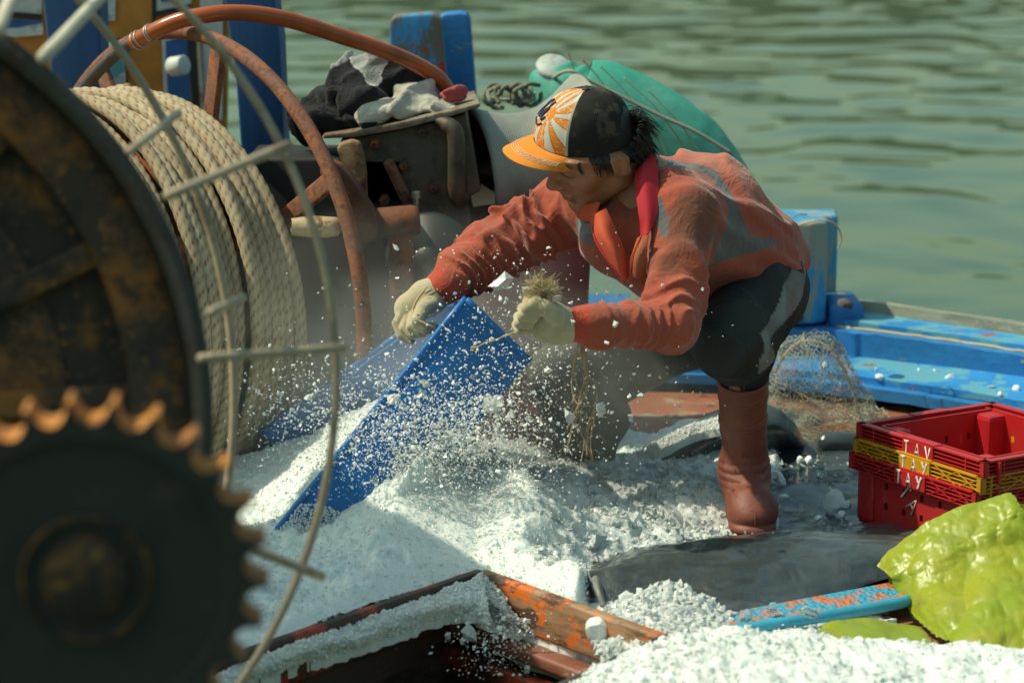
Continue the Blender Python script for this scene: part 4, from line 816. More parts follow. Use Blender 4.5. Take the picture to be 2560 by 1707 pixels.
M_BOOT.bump(M_BOOT.noise(120, 5, .7), .35, .002); M_BOOT.rough(M_BOOT.noise(14, 5), .35, .8); M_BOOT.bump(M_BOOT.noise(30, 5, .6), .3, .006)
v, f, tp, an = boot(V(0, 0, 0), M_BOOT); bt = mesh_obj('boot', v, f, M_BOOT.m, man)
fr = nrm(V(-.05, -1, 0)); v, f = tube([tp+fr*.0590+V(0, 0, -.004), tp*.6+an*.4+fr*.0565, an+fr*.052, an+V(.004, -.068, -.04), an+V(.008, -.105, -.075), V(an[0]+.01, -.024, .055), V(an[0]+.01, -.034, .03)], .0012, 50, 5); mesh_obj('seam', v, f, M_BOOT.m, bt)
v, f, tp2, an2 = boot(An_f-An_n+V(-.02, .02, .01), M_BOOT); mesh_obj('boot', v, f, M_BOOT.m, man)
v, f = tube(circle(tp+V(0, 0, -.001), .0575, tp-an, 48), .0026, k=8, closed=True); mesh_obj('boot_rim', v, f, M_BOOT.m, bt)

# --- knitted gloves
M_GLOVE = M('knit_glove', (.47, .41, .275), .92, spec=.15); M_GLOVE.mix(M_GLOVE.noise(14, 5, .6, lo=.4, hi=.7), (.34, .29, .18), .8); M_GLOVE.mix(M_GLOVE.noise(40, 5, .7, lo=.62, hi=.75), (.5, .48, .36), .6)
M_GLOVE.bump(M_GLOVE.wave(190, rot=(.2, .5, .3), dist=1.5), .35, .0012); M_GLOVE.set(Sheen_Weight=.3)
def glove(lo, hi, build, ribs=None):
    S = SDF(lo, hi, .0019); build(S); v, f = S.mesh(); g = mesh_obj('glove', v, f, M_GLOVE.m, man)
    return g
def gn(S):
    q = lambda px, py, y: Y(px, py, y)
    rib = lambda P, t: -.0012*np.abs(np.sin(np.arctan2(P[..., 2]-Wr_n[2], P[..., 1]-Wr_n[1])*26))
    S.cap(q(1408, 815, -.285), q(1378, 808, -.285), .0395, .040, k=.01, warp=rib)
    S.cap(q(1380, 808, -.285), q(1345, 788, -.285), .040, .035, k=.02, sq=((0, 1, 0), .8)); S.ell(q(1350, 782, -.285), (.042, .033, .036), k=.02)
    fing = [((1352, 752, -.30), (1320, 752, -.315), (1316, 772, -.345), (1342, 780, -.335)), ((1342, 766, -.295), (1308, 770, -.31), (1306, 790, -.343), (1334, 796, -.335)),
            ((1336, 782, -.29), (1297, 792, -.305), (1297, 808, -.335), (1324, 812, -.33)), ((1336, 800, -.285), (1292, 812, -.295), (1300, 826, -.32), (1324, 826, -.318))]
    for i, (a, b, c, d) in enumerate(fing):
        r = (.0122, .0122, .0118, .0110)[i]; S.cap(q(*a), q(*b), .0130, r, k=.0035).cap(q(*b), q(*c), r, r*.96, k=.0015).cap(q(*c), q(*d), r*.95, r*.88, k=.0015)
    S.cap(q(1388, 790, -.325), q(1362, 768, -.338), .020, .0165, k=.012); S.cap(q(1362, 768, -.338), q(1340, 756, -.338), .0155, .0135, k=.005); S.cap(q(1340, 756, -.338), q(1330, 764, -.34), .013, .012, k=.003)
    S.cap(q(1355, 728, -.315), q(1356, 770, -.315), .011, .010, k=.004, mode='sub')
glove(V(-.05, -.40, .40), V(.14, -.22, .64)+V(0, 0, .03), gn)
def gf(S):
    q = lambda px, py, y: Y(px, py, y)
    S.cap(q(1084, 735, .11), q(1068, 745, .105), .038, .040, k=.01); S.cap(q(1068, 745, .105), q(1030, 770, .09), .041, .036, k=.02, sq=(V(.3, 1, .3), .72)); S.ell(q(1025, 775, .085), (.036, .030, .036), k=.015)
    fing = [((1012, 772, .075), (992, 808, .06), (1003, 838, .05), (1028, 856, .045)), ((1022, 782, .07), (1010, 820, .05), (1030, 836, .04), (1058, 832, .035)),
            ((1034, 786, .06), (1028, 816, .03), (1050, 828, .025), (1080, 822, .03)), ((1045, 786, .055), (1044, 806, .02), (1060, 820, .01), (1085, 815, .02))]
    for i, (a, b, c, d) in enumerate(fing):
        r = (.0112, .0116, .0118, .0115)[i]; S.cap(q(*a), q(*b), .0125, r, k=.0035).cap(q(*b), q(*c), r, r*.95, k=.0015).cap(q(*c), q(*d), r*.95, r*.85, k=.0015)
    S.cap(q(1082, 762, .075), q(1058, 772, .025), .021, .017, k=.012); S.cap(q(1058, 772, .025), q(1044, 800, .0), .0165, .0150, k=.005); S.cap(q(1044, 800, .0), q(1060, 822, -.005), .0145, .012, k=.004)
glove(V(-.32, -.06, .44), V(-.10, .20, .66), gf)

for a_, b_, r0_, r1_, n_ in ((Y(1412, 815, -.285), Y(1362, 803, -.285), .0415, .0425, 30), (Y(1090, 732, .112), Y(1060, 750, .10), .0405, .042, 28)):
    pts = catmull([a_, a_*.5+b_*.5, b_], 26); v, f = tube(pts, [r0_*.97, r0_, r1_, r1_*.96], k=n_*5, prof=lambda i, a: 1+.028*np.cos(a*n_)+0*i, caps=False)
    g_ = [o for o in man.children if o.name.startswith('glove')]; mesh_obj('cuff', v, f, M_GLOVE.m, g_[0 if n_ == 30 else 1])
# --- cap (parts: crown, brim, button)
hw_head = hw
def hw(p): return CC+(np.asarray(p)*HS)@CR.T
cp = mesh_obj  # shorthand
def capdome():
    nu_, nv_ = 260, 110; yawc = R(-6); ph = np.linspace(0, 2*np.pi, nu_, endpoint=False); th = np.linspace(.01, 1, nv_); v = []; c = []
    Ph, Th = np.meshgrid(ph, th); el = np.pi/2*(1-Th); a, b, h = .101, .084, .098
    cx = np.cos(Ph)*np.cos(el)**.92; cy = np.sin(Ph)*np.cos(el)**.92; cz = np.sin(el)
    front = np.clip(np.cos(Ph), 0, 1); X = a*cx*(1+.07*front**2*np.cos(el)*np.sin(np.clip(el*1.6, 0, np.pi)))+.002; Yy = b*cy; Z = .044+h*cz**.95-.012*(1-Th)*0
    Z = Z-.026*np.clip(-np.cos(Ph), 0, 1)*Th**2-.004*np.abs(np.sin(Ph))*Th
    P = np.stack([X, Yy, Z], -1)
    seam = sum(np.exp(-((np.angle(np.exp(1j*(Ph-s_)))*np.cos(el))/.025)**2) for s_ in (R(48), R(-48), R(110), R(-110), R(180)))
    nrmv = P-np.array([0, 0, .04]); nrmv /= np.linalg.norm(nrmv, axis=-1)[..., None]
    P = P+nrmv*((.0010*seam)+.0035*fbm(P, 16, 3, 8)*np.clip(1.2-front*1.6, 0, 1)*(Th > .2))[..., None]
    dark = np.array([.020, .020, .018])*(1+.5*fbm(P, 30, 4)[..., None]*1.); dust = ss(.15, .5, fbm(P, 45, 4, 5)+(1-Th)*.5-.15)[..., None]; C = dark*(1-dust*.35)+np.array([.16, .13, .09])*dust*.35
    isf = (np.abs(np.angle(np.exp(1j*Ph))) < R(48)) & (el < R(86))
    white = np.array([.50, .50, .44])*(1+.18*fbm(P, 35, 4, 11)[..., None]); ora = np.array([.62, .20, .025])*(1+.15*fbm(P, 40, 3, 2)[..., None])
    # burst: orange rays from a point on the front-left panel
    A_ = np.angle(np.exp(1j*Ph)); uu = A_*.085; vv2 = (el-R(42))*.095; du = uu-.018; dv = vv2-.0; ang = np.arctan2(dv, du)+.25; rr = np.hypot(du, dv)
    wav = np.abs(((ang/(2*np.pi)*9) % 1)-.5)*2; ray_ = wav > (.50-.10*np.sin(ang*3)); core = rr < .014; isr = (ray_ | core)
    crack = np.abs(vnoise(P*95, 3)) < .06; edge = np.abs(wav-(.50-.10*np.sin(ang*3))) < .05
    Cf = np.where(isr[..., None], ora, white); Cf = np.where((crack & isr)[..., None], np.array([.6, .45, .3]), Cf); Cf = np.where((edge & ~core)[..., None], np.array([.38, .12, .03]), Cf)
    C = np.where(isf[..., None], Cf, C); piping = np.abs(np.abs(A_)-R(49)) < R(1.4); C = np.where((piping & (el < R(80)))[..., None], np.array([.42, .42, .36]), C)
    v = hw(P.reshape(-1, 3)); f = []
    for i in range(nv_-1):
        for j in range(nu_):
            k2 = (j+1) % nu_; f.append([i*nu_+j, (i+1)*nu_+j, (i+1)*nu_+k2, i*nu_+k2])
    n0 = len(v); v = np.vstack([v, hw((.002, 0, .142))]); f += [[j, (j+1) % nu_, n0] for j in range(nu_)]
    return v, f, np.vstack([C.reshape(-1, 3), dark.reshape(-1, 3)[:1]])
v, f, c = capdome(); M_CAP = M('cap_cloth', rough=.85, spec=.2); M_CAP.attr(); M_CAP.bump(M_CAP.noise(700, 2), .25, .0006)
cap_o = mesh_obj('cap', v, f, M_CAP.m, man, cols=c); sd_ = cap_o.modifiers.new('s', 'SOLIDIFY'); sd_.thickness = .003; sd_.offset = -1
def brimp(s, t):      # s -1..1 across, t 0..1 outwards
    a = s*R(62); r_in = V(.1035*math.cos(a)+.002, .084*math.sin(a), .046-.004*abs(math.sin(a)))
    ln = .060*(1-abs(s)**2.6)+.004; curve = -.020*s*s-.0; p = r_in+V(ln*t*math.cos(a*.25), ln*t*math.sin(a*.30), -.004*t*(1)-.10*ln*t*t)+V(0, 0, curve*t*(.5+.5*t)-.008*abs(s)**3); return p
ns, nt_ = 80, 34; g = np.array([[hw(brimp(s, t)) for s in np.linspace(-1, 1, ns)] for t in np.linspace(0, 1, nt_)])
v, f = thick(g, -.0035); M_BRIM = M('brim_orange', (.66, .22, .022), .75, spec=.3); M_BRIM.mix(M_BRIM.noise(9, 6, .7, lo=.56, hi=.7), (.36, .11, .02), .8); M_BRIM.bump(M_BRIM.noise(800, 2), .2, .0006)
br = mesh_obj('brim', v, f, M_BRIM.m, cap_o, auto=50)
def off_b(s, t): 
    p = brimp(s, t); n = np.cross(brimp(s+.01, t)-brimp(s-.01, t), brimp(s, min(t+.02, 1))-brimp(s, max(t-.02, 0))); n = nrm(n); n = n*np.sign(n[2]); return hw(p+n*.0010)
mb_ = MB()
for t0 in (.50, .57, .64, .71):
    pts = np.array([off_b(s, t0*(1-.0*s*s)) for s in np.linspace(-.72, .80, 120)])
    for i in range(0, 118, 3): mb_.add(*tube(pts[i:i+3], .0006, k=4))
zz = [off_b(s, .50+(.21 if i % 2 else 0)) for i, s in enumerate(np.linspace(.05, .66, 14))]; mb_.add(*tube(zz, .0006, k=4))
mb_.obj('stitching', M('cream_thread', (.75, .68, .55), .7).m, br)
v, f = lathe(hw((.002, 0, .1415)), hw((0, 0, 1))-hw((0, 0, 0)), [(-.002, .008), (.002, .0085), (.005, .006), (.006, .001)], 20); mesh_obj('button', v, f, M('cap_black', (.03, .028, .025), .8).m, cap_o)
def capsurf(A_, el, off=.0016):
    a, b, h = .101, .084, .098; fr_ = max(math.cos(A_), 0); x = a*math.cos(A_)*math.cos(el)**.92*(1+.07*fr_**2*math.cos(el)*math.sin(min(el*1.6, math.pi)))+.002
    p = V(x, b*math.sin(A_)*math.cos(el)**.92, .044+h*math.sin(el)**.95); n = nrm(p-V(0, 0, .04)); return hw(p+n*off)
mb_ = MB()
scr = [[(-.42, 28), (-.30, 40), (-.22, 52), (-.26, 56), (-.30, 48), (-.20, 30), (-.10, 40), (-.02, 47), (.02, 44), (-.03, 34), (.02, 30), (.12, 36)], [(-.5, 22), (-.3, 24), (-.1, 22), (.10, 27)], [(-.08, 36), (-.02, 52), (.02, 56)]]
for st in scr: mb_.add(*tube([capsurf(a, R(e), .002) for a, e in st], .0017, 60, 7))
mb_.obj('script_stitching', M('navy_thread', (.012, .02, .06), .6).m, cap_o)
v, f = tube([capsurf(A_, R(40), .001) for A_ in (R(80), R(81))], .003, k=10); 
v, f = tube(circle(capsurf(R(86), R(48), .0008), .0026, capsurf(R(86), R(48), 1)-capsurf(R(86), R(48), 0), 16), .0008, k=6, closed=True); mesh_obj('eyelet', v, f, M('eyelet_thread', (.06, .06, .055), .8).m, cap_o)

# --- hair
hw = hw_head
Hh = SDF((-.125, -.095, -.085), (.075, .095, .10), .0025)
Hh.ell((-.008, 0, .022), (.093, .0795, .080), k=.01, warp=lambda P, t: -.004*fbm(P*np.array([1, 1, .3]), 60, 3, 4, ridge=True))
Hh.cap((-.066, 0, -.010), (-.062, 0, -.060), .034, .026, k=.03); Hh.cap((-.06, .03, -.005), (-.052, .03, -.055), .03, .020, k=.03); Hh.cap((-.06, -.03, -.005), (-.052, -.03, -.055), .03, .020, k=.03)
Hh.half(V(.048, 0, 0), (1, 0, .25)); Hh.ell((.055, .08, -.03), (.062, .06, .052), k=.006, mode='sub'); Hh.ell((.055, -.08, -.03), (.062, .06, .052), k=.006, mode='sub')
for q in (1, -1): Hh.ell((-.008, q*.085, -.006), (.024, .022, .036), k=.004, mode='sub')
v, f = Hh.mesh(); M_HAIR = M('black_hair', (.010, .009, .008), .45, spec=.45); M_HAIR.bump(M_HAIR.noise(160, 4, .6, vec=(1, 1, .15)), .7, .003)
hair = mesh_obj('hair', tuck(hw(v), .96), f, M_HAIR.m, man)
mb_ = MB(); rg = random.Random(3)
for i in range(520):
    z = rg.uniform(-.055, .02); a = rg.uniform(95, 265); y0 = math.sin(R(a))*.076; x0 = -.008+math.cos(R(a))*.088
    if -.03 < x0 < .02 and z < .03: continue
    L = rg.uniform(.02, .042); p0 = V(x0, y0, z); d = V(rg.uniform(-.12, .3), rg.uniform(-.25, .25), -1)
    mb_.add(*tube([hw(p0), hw(p0+d*L*.5+V(-.006, 0, 0)), hw(p0+d*L+V(rg.uniform(-.012, .002), 0, .0))], [.0016, .0013, .0003], 6, 4))
loose_ = mb_; mb_ = MB()
for i in range(190):      # tuft sticking out behind the cap
    p0 = V(-.082+rg.uniform(-.008, .005), rg.uniform(-.01, .045), rg.uniform(.0, .028)); e = p0+V(rg.uniform(-.028, -.008), rg.uniform(-.02, .02), rg.uniform(-.035, .002)); m_ = (p0+e)/2+V(0, 0, .012)
    mb_.add(*tube([hw(p0), hw(m_), hw(e), hw(e+V(-.006, rg.uniform(-.008, .008), rg.uniform(-.030, -.010)))], [.0011, .0010, .0007, .0002], 9, 3))
mb_.obj('hair_tuft', M_HAIR.m, hair); mb_ = loose_
loose2_ = MB()
for i in range(60):       # fringe hanging below the brim at the temple
    yq = rg.uniform(-.02, .062); p0 = V(.088-abs(yq)*.42+.0, yq, .040); L = rg.uniform(.012, .034); loose2_.add(*tube([hw(p0), hw(p0+V(.004, .002, -L*.5)), hw(p0+V(rg.uniform(-.004, .006), rg.uniform(-.005, .007), -L))], [.0014, .0011, .0002], 6, 4))
loose2_.v = [tuck(q, .965) for q in loose2_.v]; loose2_.obj('fringe', M_HAIR.m, hair)
for i in range(90):      # sideburn
    xq = rg.uniform(.004, .045); zq = rg.uniform(.0, .05); L = rg.uniform(.012, .028)*(1 if xq < .03 else .7); p0 = V(xq, .0765-max(0, xq-.02)*.35, zq); mb_.add(*tube([hw(p0), hw(p0+V(.002, .0015, -L*.5)), hw(p0+V(.001, -.001, -L))], [.0013, .001, .0002], 5, 4))
mb_.v = [(tuck(q, .965) if (((q-CC)@CR)/HS)[:, 0].mean() > -.045 else q) for q in mb_.v]; mb_.obj('loose_hair', M_HAIR.m, hair)

# --- things held: frayed rope end, twine from the tub, twine hanging from the cuff
M_TWINE = M('twine', (.40, .30, .18), .9); M_TWINE.mix(M_TWINE.noise(50, 3, lo=.45, hi=.7), (.24, .16, .09)); M_TWINE = M_TWINE.m
M_FRAY = M('frayed_fibre', (.46, .38, .22), .9, spec=.2); M_FRAY = M_FRAY.m
mb_ = MB(); rg = random.Random(11); c0 = Y(1352, 742, -.315)
for i in range(620):
    a = rg.uniform(0, 2*math.pi); e = rg.gauss(0, .55); L = rg.uniform(.020, .052); d = nrm(V(math.cos(a)*abs(e)*.9, math.sin(a)*abs(e)*.7, 1)); p = c0+V(rg.uniform(-.008, .008), rg.uniform(-.008, .008), rg.uniform(-.012, .006)); pts = [p]
    for k_ in range(4): d = nrm(d+V(rg.gauss(0, .55), rg.gauss(0, .55), rg.gauss(-.05, .45))); p = p+d*L/3.2; pts.append(p)
    mb_.add(*tube(pts, .00045, 9, 3, caps=False))
fr = thing('rope_end', 'frayed bushy rope end gripped in the fist of the near gloved hand', 'rope', c0+V(0, 0, -.03)); mb_.obj('fibres', M_FRAY, fr)
v, f, c = rope_geo(catmull([c0+V(.0, 0, -.045), c0+V(-.002, 0, -.01), c0+V(-.006, .002, .014), c0+V(-.010, .003, .034)], 60), .013, .05, 14, red=False); mesh_obj('rope_core', v, f, M_ROPE, fr, cols=c)
tw = MB(); P_ = catmull([Y(1186, 870, -.045), Y(1215, 857, -.09), Y(1248, 846, -.15), Y(1284, 832, -.26), Y(1300, 826, -.30)], 50); P_ = P_+np.stack([0*P_[:, 0], .001*vnoise(P_*90), .0015*vnoise(P_*70, 3)], -1)
tw.add(*tube(P_, .0020, k=6)); v, f = box(Y(1183, 871, -.040), .012, .01, .012, bev=.004); tw.add(v, f); v = center(tw.obj('twine', M_TWINE)); tag(v, 'short twine knotted into the tub wall and pulled toward the near fist', 'twine')
ht = thing('hanging_twine', 'loose bundle of brown twine loops dangling below the near sleeve cuff', 'twine', Y(1450, 1150, -.25)); rg = random.Random(5)
lp = [[(1445, 855), (1440, 950), (1455, 1000), (1448, 1060), (1425, 1090), (1415, 1130)], [(1450, 855), (1462, 930), (1448, 1000), (1432, 1060), (1422, 1110)], [(1455, 855), (1465, 930), (1488, 960), (1490, 1010), (1472, 1070), (1466, 1140)],
      [(1452, 855), (1455, 920), (1466, 980), (1448, 1010), (1440, 1060), (1455, 1090), (1475, 1130), (1482, 1160)], [(1447, 855), (1430, 940), (1434, 990), (1447, 1012), (1478, 1018), (1486, 1050), (1476, 1100), (1482, 1150)], [(1458, 855), (1470, 940), (1462, 985), (1449, 1012)], [(1450, 1012), (1430, 1040), (1418, 1075)], [(1486, 1020), (1470, 1060), (1460, 1110), (1450, 1170)]]
for i, q in enumerate(lp):
    P_ = catmull([Y(a, b, -.27+rg.uniform(-.012, .012)) for a, b in q], 60); P_ = P_+np.stack([.0012*vnoise(P_*80, i), 0*P_[:, 0], 0*P_[:, 0]], -1); v, f = tube(P_, rg.uniform(.0011, .0019), k=5); mesh_obj('strand', v, f, M_TWINE, ht)
mb_ = MB()
for i in range(50):
    p = Y(rg.uniform(1430, 1492), rg.uniform(900, 1120), -.27); q = p+V(rg.uniform(-.02, .02), rg.uniform(-.01, .01), rg.uniform(-.03, .005)); mb_.add(*tube([p, (p+q)/2+V(rg.uniform(-.006, .006), 0, 0), q], .0004, 6, 3))
mb_.obj('loose_fibres', M_FRAY, ht)
# string through the far glove
v, f = tube([Y(*q) for q in ((1062, 725, .055), (1048, 742, .045), (1036, 762, .035), (1032, 778, .02), (1045, 788, -.01))], .0026, 30, 7); o = center(mesh_obj('cord', v, f, M_TWINE)); tag(o, 'thin grey cord wrapped over the back of the far gloved hand', 'cord')
v, f = tube([Y(*q) for q in ((1040, 798, -.012), (1062, 808, -.02), (1078, 816, -.022), (1090, 824, -.02))], .0026, 20, 7); o = center(mesh_obj('cord', v, f, M_TWINE)); tag(o, 'cord end poking out between the thumb and fingers of the far glove', 'cord')
# ================================================================== ICE
M_ICE = M('crushed_ice', (.80, .86, .83), .32, spec=.45); M_ICE.mix(M_ICE.noise(5, 5, .6, lo=.35, hi=.7), (.66, .75, .73), .7); M_ICE.mix(M_ICE.noise(60, 6, .75, lo=.58, hi=.75), (.58, .68, .66), .5)
M_ICE.bump(M_ICE.noise(150, 6, .8), .7, .005); M_ICE.bump(M_ICE.vor(110, 'F1'), .4, .003); M_ICE.set(Subsurface_Weight=.8, Subsurface_Radius=(.018, .026, .028), Subsurface_Scale=.9, Coat_Weight=.3, Coat_Roughness=.15)
M_CHIP = M('ice_chip', (.86, .91, .89), .25, spec=.5); M_CHIP.set(Transmission_Weight=.08, IOR=1.31, Subsurface_Weight=.4, Subsurface_Radius=(.008, .009, .010), Subsurface_Scale=.8); M_CHIP.bump(M_CHIP.noise(90, 4, .7), .3, .002); M_CHIP = M_CHIP.m
M_CLEAR = M('clear_ice', (.88, .93, .91), .06, spec=.6); M_CLEAR.set(Transmission_Weight=.9, IOR=1.31); M_CLEAR.bump(M_CLEAR.noise(45, 3, .6), .4, .004); M_CLEAR = M_CLEAR.m
M_GLASSY = M('glassy_ice', (.84, .90, .88), .12, spec=.6); M_GLASSY.set(Transmission_Weight=.42, IOR=1.31, Subsurface_Weight=.3, Subsurface_Radius=(.01, .012, .013)); M_GLASSY.bump(M_GLASSY.noise(120, 4, .7), .4, .002); M_GLASSY = M_GLASSY.m
_ico = None
def ico(sub=1):
    bm = bmesh.new(); bmesh.ops.create_icosphere(bm, subdivisions=sub, radius=1); return bmout(bm)
I1 = ico(1); I2 = ico(2)
def cubeb():
    bm = bmesh.new(); bmesh.ops.create_cube(bm, size=1.5); bmesh.ops.triangulate(bm, faces=bm.faces[:]); return bmout(bm)
IC = cubeb()
def chips(centers, sizes, rng, base=I1, jag=.38, flat=(1, 1, 1)):
    bv = base[0]; bf = np.array(base[1]); n = len(centers); nvb = len(bv)
    q = rng.normal(size=(n, 4)); q /= np.linalg.norm(q, axis=1)[:, None]; w_, x, y, z = q.T
    Rm = np.stack([1-2*(y*y+z*z), 2*(x*y-z*w_), 2*(x*z+y*w_), 2*(x*y+z*w_), 1-2*(x*x+z*z), 2*(y*z-x*w_), 2*(x*z-y*w_), 2*(y*z+x*w_), 1-2*(x*x+y*y)], 1).reshape(n, 3, 3)
    v = bv[None]*(1+rng.uniform(-jag, jag, (n, nvb, 1))); v = v*rng.uniform(.28, 1.3, (n, 1, 3)); v = np.einsum('nij,nkj->nki', Rm, v)*np.asarray(sizes)[:, None, None]*.5+np.asarray(centers)[:, None]
    f = (bf[None]+np.arange(n)[:, None, None]*nvb).reshape(-1, 3); return v.reshape(-1, 3), f
# heap height over the deck, from measured points
HP = [(300, 1100, .06), (430, 1120, .08), (560, 1125, .09), (700, 1180, .05), (600, 1300, .03), (600, 1400, .03), (500, 1500, .03), (600, 1550, .03), (750, 1480, .025), (750, 1380, .015), (700, 1400, .01), (800, 1300, .055), (860, 1240, .10), (1000, 1200, .14), (1090, 1145, .21), (1170, 1115, .25), (1240, 1125, .235),
      (1310, 1170, .17), (1380, 1215, .10), (1000, 1300, .13), (1100, 1250, .17), (1200, 1250, .15), (1300, 1300, .09), (1100, 1380, .06), (1000, 1400, .05), (900, 1400, .06), (1215, 1400, .035), (1400, 1400, .02), (1400, 1300, .04), (1550, 1250, .02), (1700, 1250, .025), (1750, 1180, .04), (1600, 1170, .03),
      (1700, 1070, .06), (1780, 1050, .08), (1540, 1130, .03), (1860, 1325, .0), (1800, 1330, .0), (1500, 1420, .0), (1930, 1250, -.01), (1900, 1120, .0), (1450, 1150, .06)]
HP = np.array([G(a, b, c) for a, b, c in HP]); HP = np.vstack([HP, [[x, .85, .05] for x in np.linspace(-1, .2, 5)], [[x, .9, .0] for x in (.4, .6, .8)]])
def heap(x, y):
    d2 = (x[..., None]-HP[:, 0])**2+(y[..., None]-HP[:, 1])**2; w_ = 1/(d2+.0012)**1.7; return (w_*HP[:, 2]).sum(-1)/w_.sum(-1)
tl = [G(a, b, 0) for a, b in ((1455, 1500), (1475, 1425), (1620, 1392), (1800, 1362), (1985, 1345), (1995, 1250), (1985, 1180), (1960, 1110), (1900, 1060), (1880, 1000))]
xg = np.linspace(-1.15, .80, 430); yg_ = np.linspace(-.95, .95, 420); Xg, Yg = np.meshgrid(xg, yg_); Zg = heap(Xg, Yg)
Pg = np.stack([Xg, Yg, 0*Xg], -1); lum = fbm(Pg, 11, 4, 9); Zg = Zg+.026*lum+.013*fbm(Pg, 38, 3, 21)+.006*fbm(Pg, 110, 2, 5)
a_ = nrm((hB-hA)[:2]); b_ = nrm((hC-hA)[:2]); qx = Xg-hA[0]; qy = Yg-hA[1]; det = a_[0]*b_[1]-a_[1]*b_[0]; U = (qx*b_[1]-qy*b_[0])/det; W_ = (a_[0]*qy-a_[1]*qx)/det
ins = np.minimum(U, W_)+.010*fbm(Pg, 30, 3, 4); edge = ss(.012, .055, ins); Zg = np.where(U > -.05, Zg*(1-edge*.9)-edge*.10, Zg)
nAB = V(-(hB-hA)[1], (hB-hA)[0], 0); nAB = nrm(nAB)*np.sign(nAB[1]); nAC = V(-(hC-hA)[1], (hC-hA)[0], 0); nAC = nrm(nAC)*np.sign(-nAC[0]) if False else nrm(nAC)*np.sign(np.dot(nAC, V(-1, 1, 0)))
dAB_ = qx*nAB[0]+qy*nAB[1]; dAC_ = qx*nAC[0]+qy*nAC[1]; dd = np.maximum(dAB_, dAC_); lim = .030+.45*np.clip(dd, 0, 9)+.010*lum; Zg = np.where((dd < .25) & (ins < .08), np.minimum(Zg, lim), Zg)
# fades into bare tarp on the right
px_, py_ = proj(np.stack([Xg, Yg, np.zeros_like(Xg)], -1)); tarp_edge = np.interp(px_, [1440, 1475, 1620, 1800, 1985], [1520, 1432, 1400, 1372, 1352])
out_ = np.maximum((py_-tarp_edge)/40, 0)*ss(1385, 1475, px_)+np.maximum((px_-1935-18*lum)/30, 0); Zg = Zg-.05*np.clip(out_, 0, 1.5)
hf_ = gfaces(420, 430); hf_ = hf_[~((U.ravel()[hf_] > .012) & (W_.ravel()[hf_] > .062)).any(1)]; o = mesh_obj('crushed_ice', np.stack([Xg, Yg, Zg], -1).reshape(-1, 3), hf_, M_ICE.m); tag(o, 'big heap of crushed ice spilling from the blue tub across the deck', 'ice', kind='stuff')
rg = np.random.default_rng(5)
def on_heap(n, xr_, yr_):
    x = rg.uniform(*xr_, n); y = rg.uniform(*yr_, n); i = np.clip(((y-yg_[0])/(yg_[1]-yg_[0])).astype(int), 0, 419); j = np.clip(((x-xg[0])/(xg[1]-xg[0])).astype(int), 0, 429); z = Zg[i, j]; ok = (z > -.008) & (ins[i, j] < .03) ; return np.stack([x, y, z], 1)[ok]
c1 = on_heap(26000, (-.8, .75), (-.75, .75)); s1 = rg.uniform(.0018, .0060, len(c1))
c2 = on_heap(1700, (.05, .72), (-.45, .5)); s2 = rg.lognormal(math.log(.014), .45, len(c2)).clip(.006, .034)
m_ = vnoise(c2*7, 3) > -.25; c2 = c2[m_]; s2 = s2[m_]
c1[:, 2] += rg.exponential(.0035, len(c1)); v, f = chips(c1[::4], s1[::4]*1.3, rg); o = mesh_obj('ice_granules', v, f, M_GLASSY, smooth=False); tag(o, 'glassy ice granules strewn over the heap', 'ice', kind='stuff')
v, f = chips(np.vstack([c1[1::4], c1[2::4], c1[3::4]]), np.concatenate([s1[1::4], s1[2::4], s1[3::4]]), rg); o = mesh_obj('ice_granules', v, f, M_CHIP, smooth=False); tag(o, 'loose ice granules strewn over the heap', 'ice', kind='stuff')
n3 = 420; c3 = np.array([G(a, b, .014 if b < 1330 else .055) for a, b in zip(rg.uniform(1760, 2135, n3), rg.uniform(1130, 1385, n3))]); c3 = c3[vnoise(c3*6, 5) > -.2]; s3 = rg.lognormal(math.log(.007), .5, len(c3)).clip(.003, .02)
v, f = chips(np.vstack([c2+V(0, 0, .002), c3]), np.append(s2, s3)*.95, rg, IC, .38); o = mesh_obj('ice_rubble', v, f, M_GLASSY, smooth=False); tag(o, 'glassy ice rubble around the boot and over the wet tarp', 'ice', kind='stuff')

def icesheet(rows, nu, nv, name, label, amp=.012, sd=0, skirt=.12, n_ch=2500, ch=(.003, .010), conv=G):
    g = sheet([[r for r in row] for row in rows], nu, nv, conv); p = g.copy(); n = gnormals(g); n *= np.sign(n[..., 2:3]); g = g+n*(amp*fbm(p, 16, 4, sd)+amp*.45*fbm(p, 55, 3, sd+3))[..., None]+n*(amp*.25*fbm(p, 150, 2, sd+7))[..., None]
    b = g[0]+V(0, .02, -.03); sq_ = min(1, skirt/.08); g2 = np.concatenate([(g[0]+V(0, .05*sq_, -skirt))[None], (g[0]+V(0, .02*sq_, -.02*sq_))[None], g, (g[-1]+V(0, 0, -skirt))[None]])
    o = mesh_obj(name, g2.reshape(-1, 3), gfaces(nv+3, nu), M_ICE.m); tag(o, label, 'ice', kind='stuff')
    ii = rg.integers(0, nv, n_ch); jj = rg.integers(0, nu, n_ch); cc = g[ii, jj]; s_ = np.exp(rg.uniform(math.log(ch[0]), math.log(ch[1]), n_ch)); v, f = chips(cc, s_, rg); c_ = mesh_obj('loose_granules', v-np.array(o.location[:]), f, M_GLASSY if ch[1] > .009 else M_CHIP, smooth=False); c_.parent = o
    return o, g
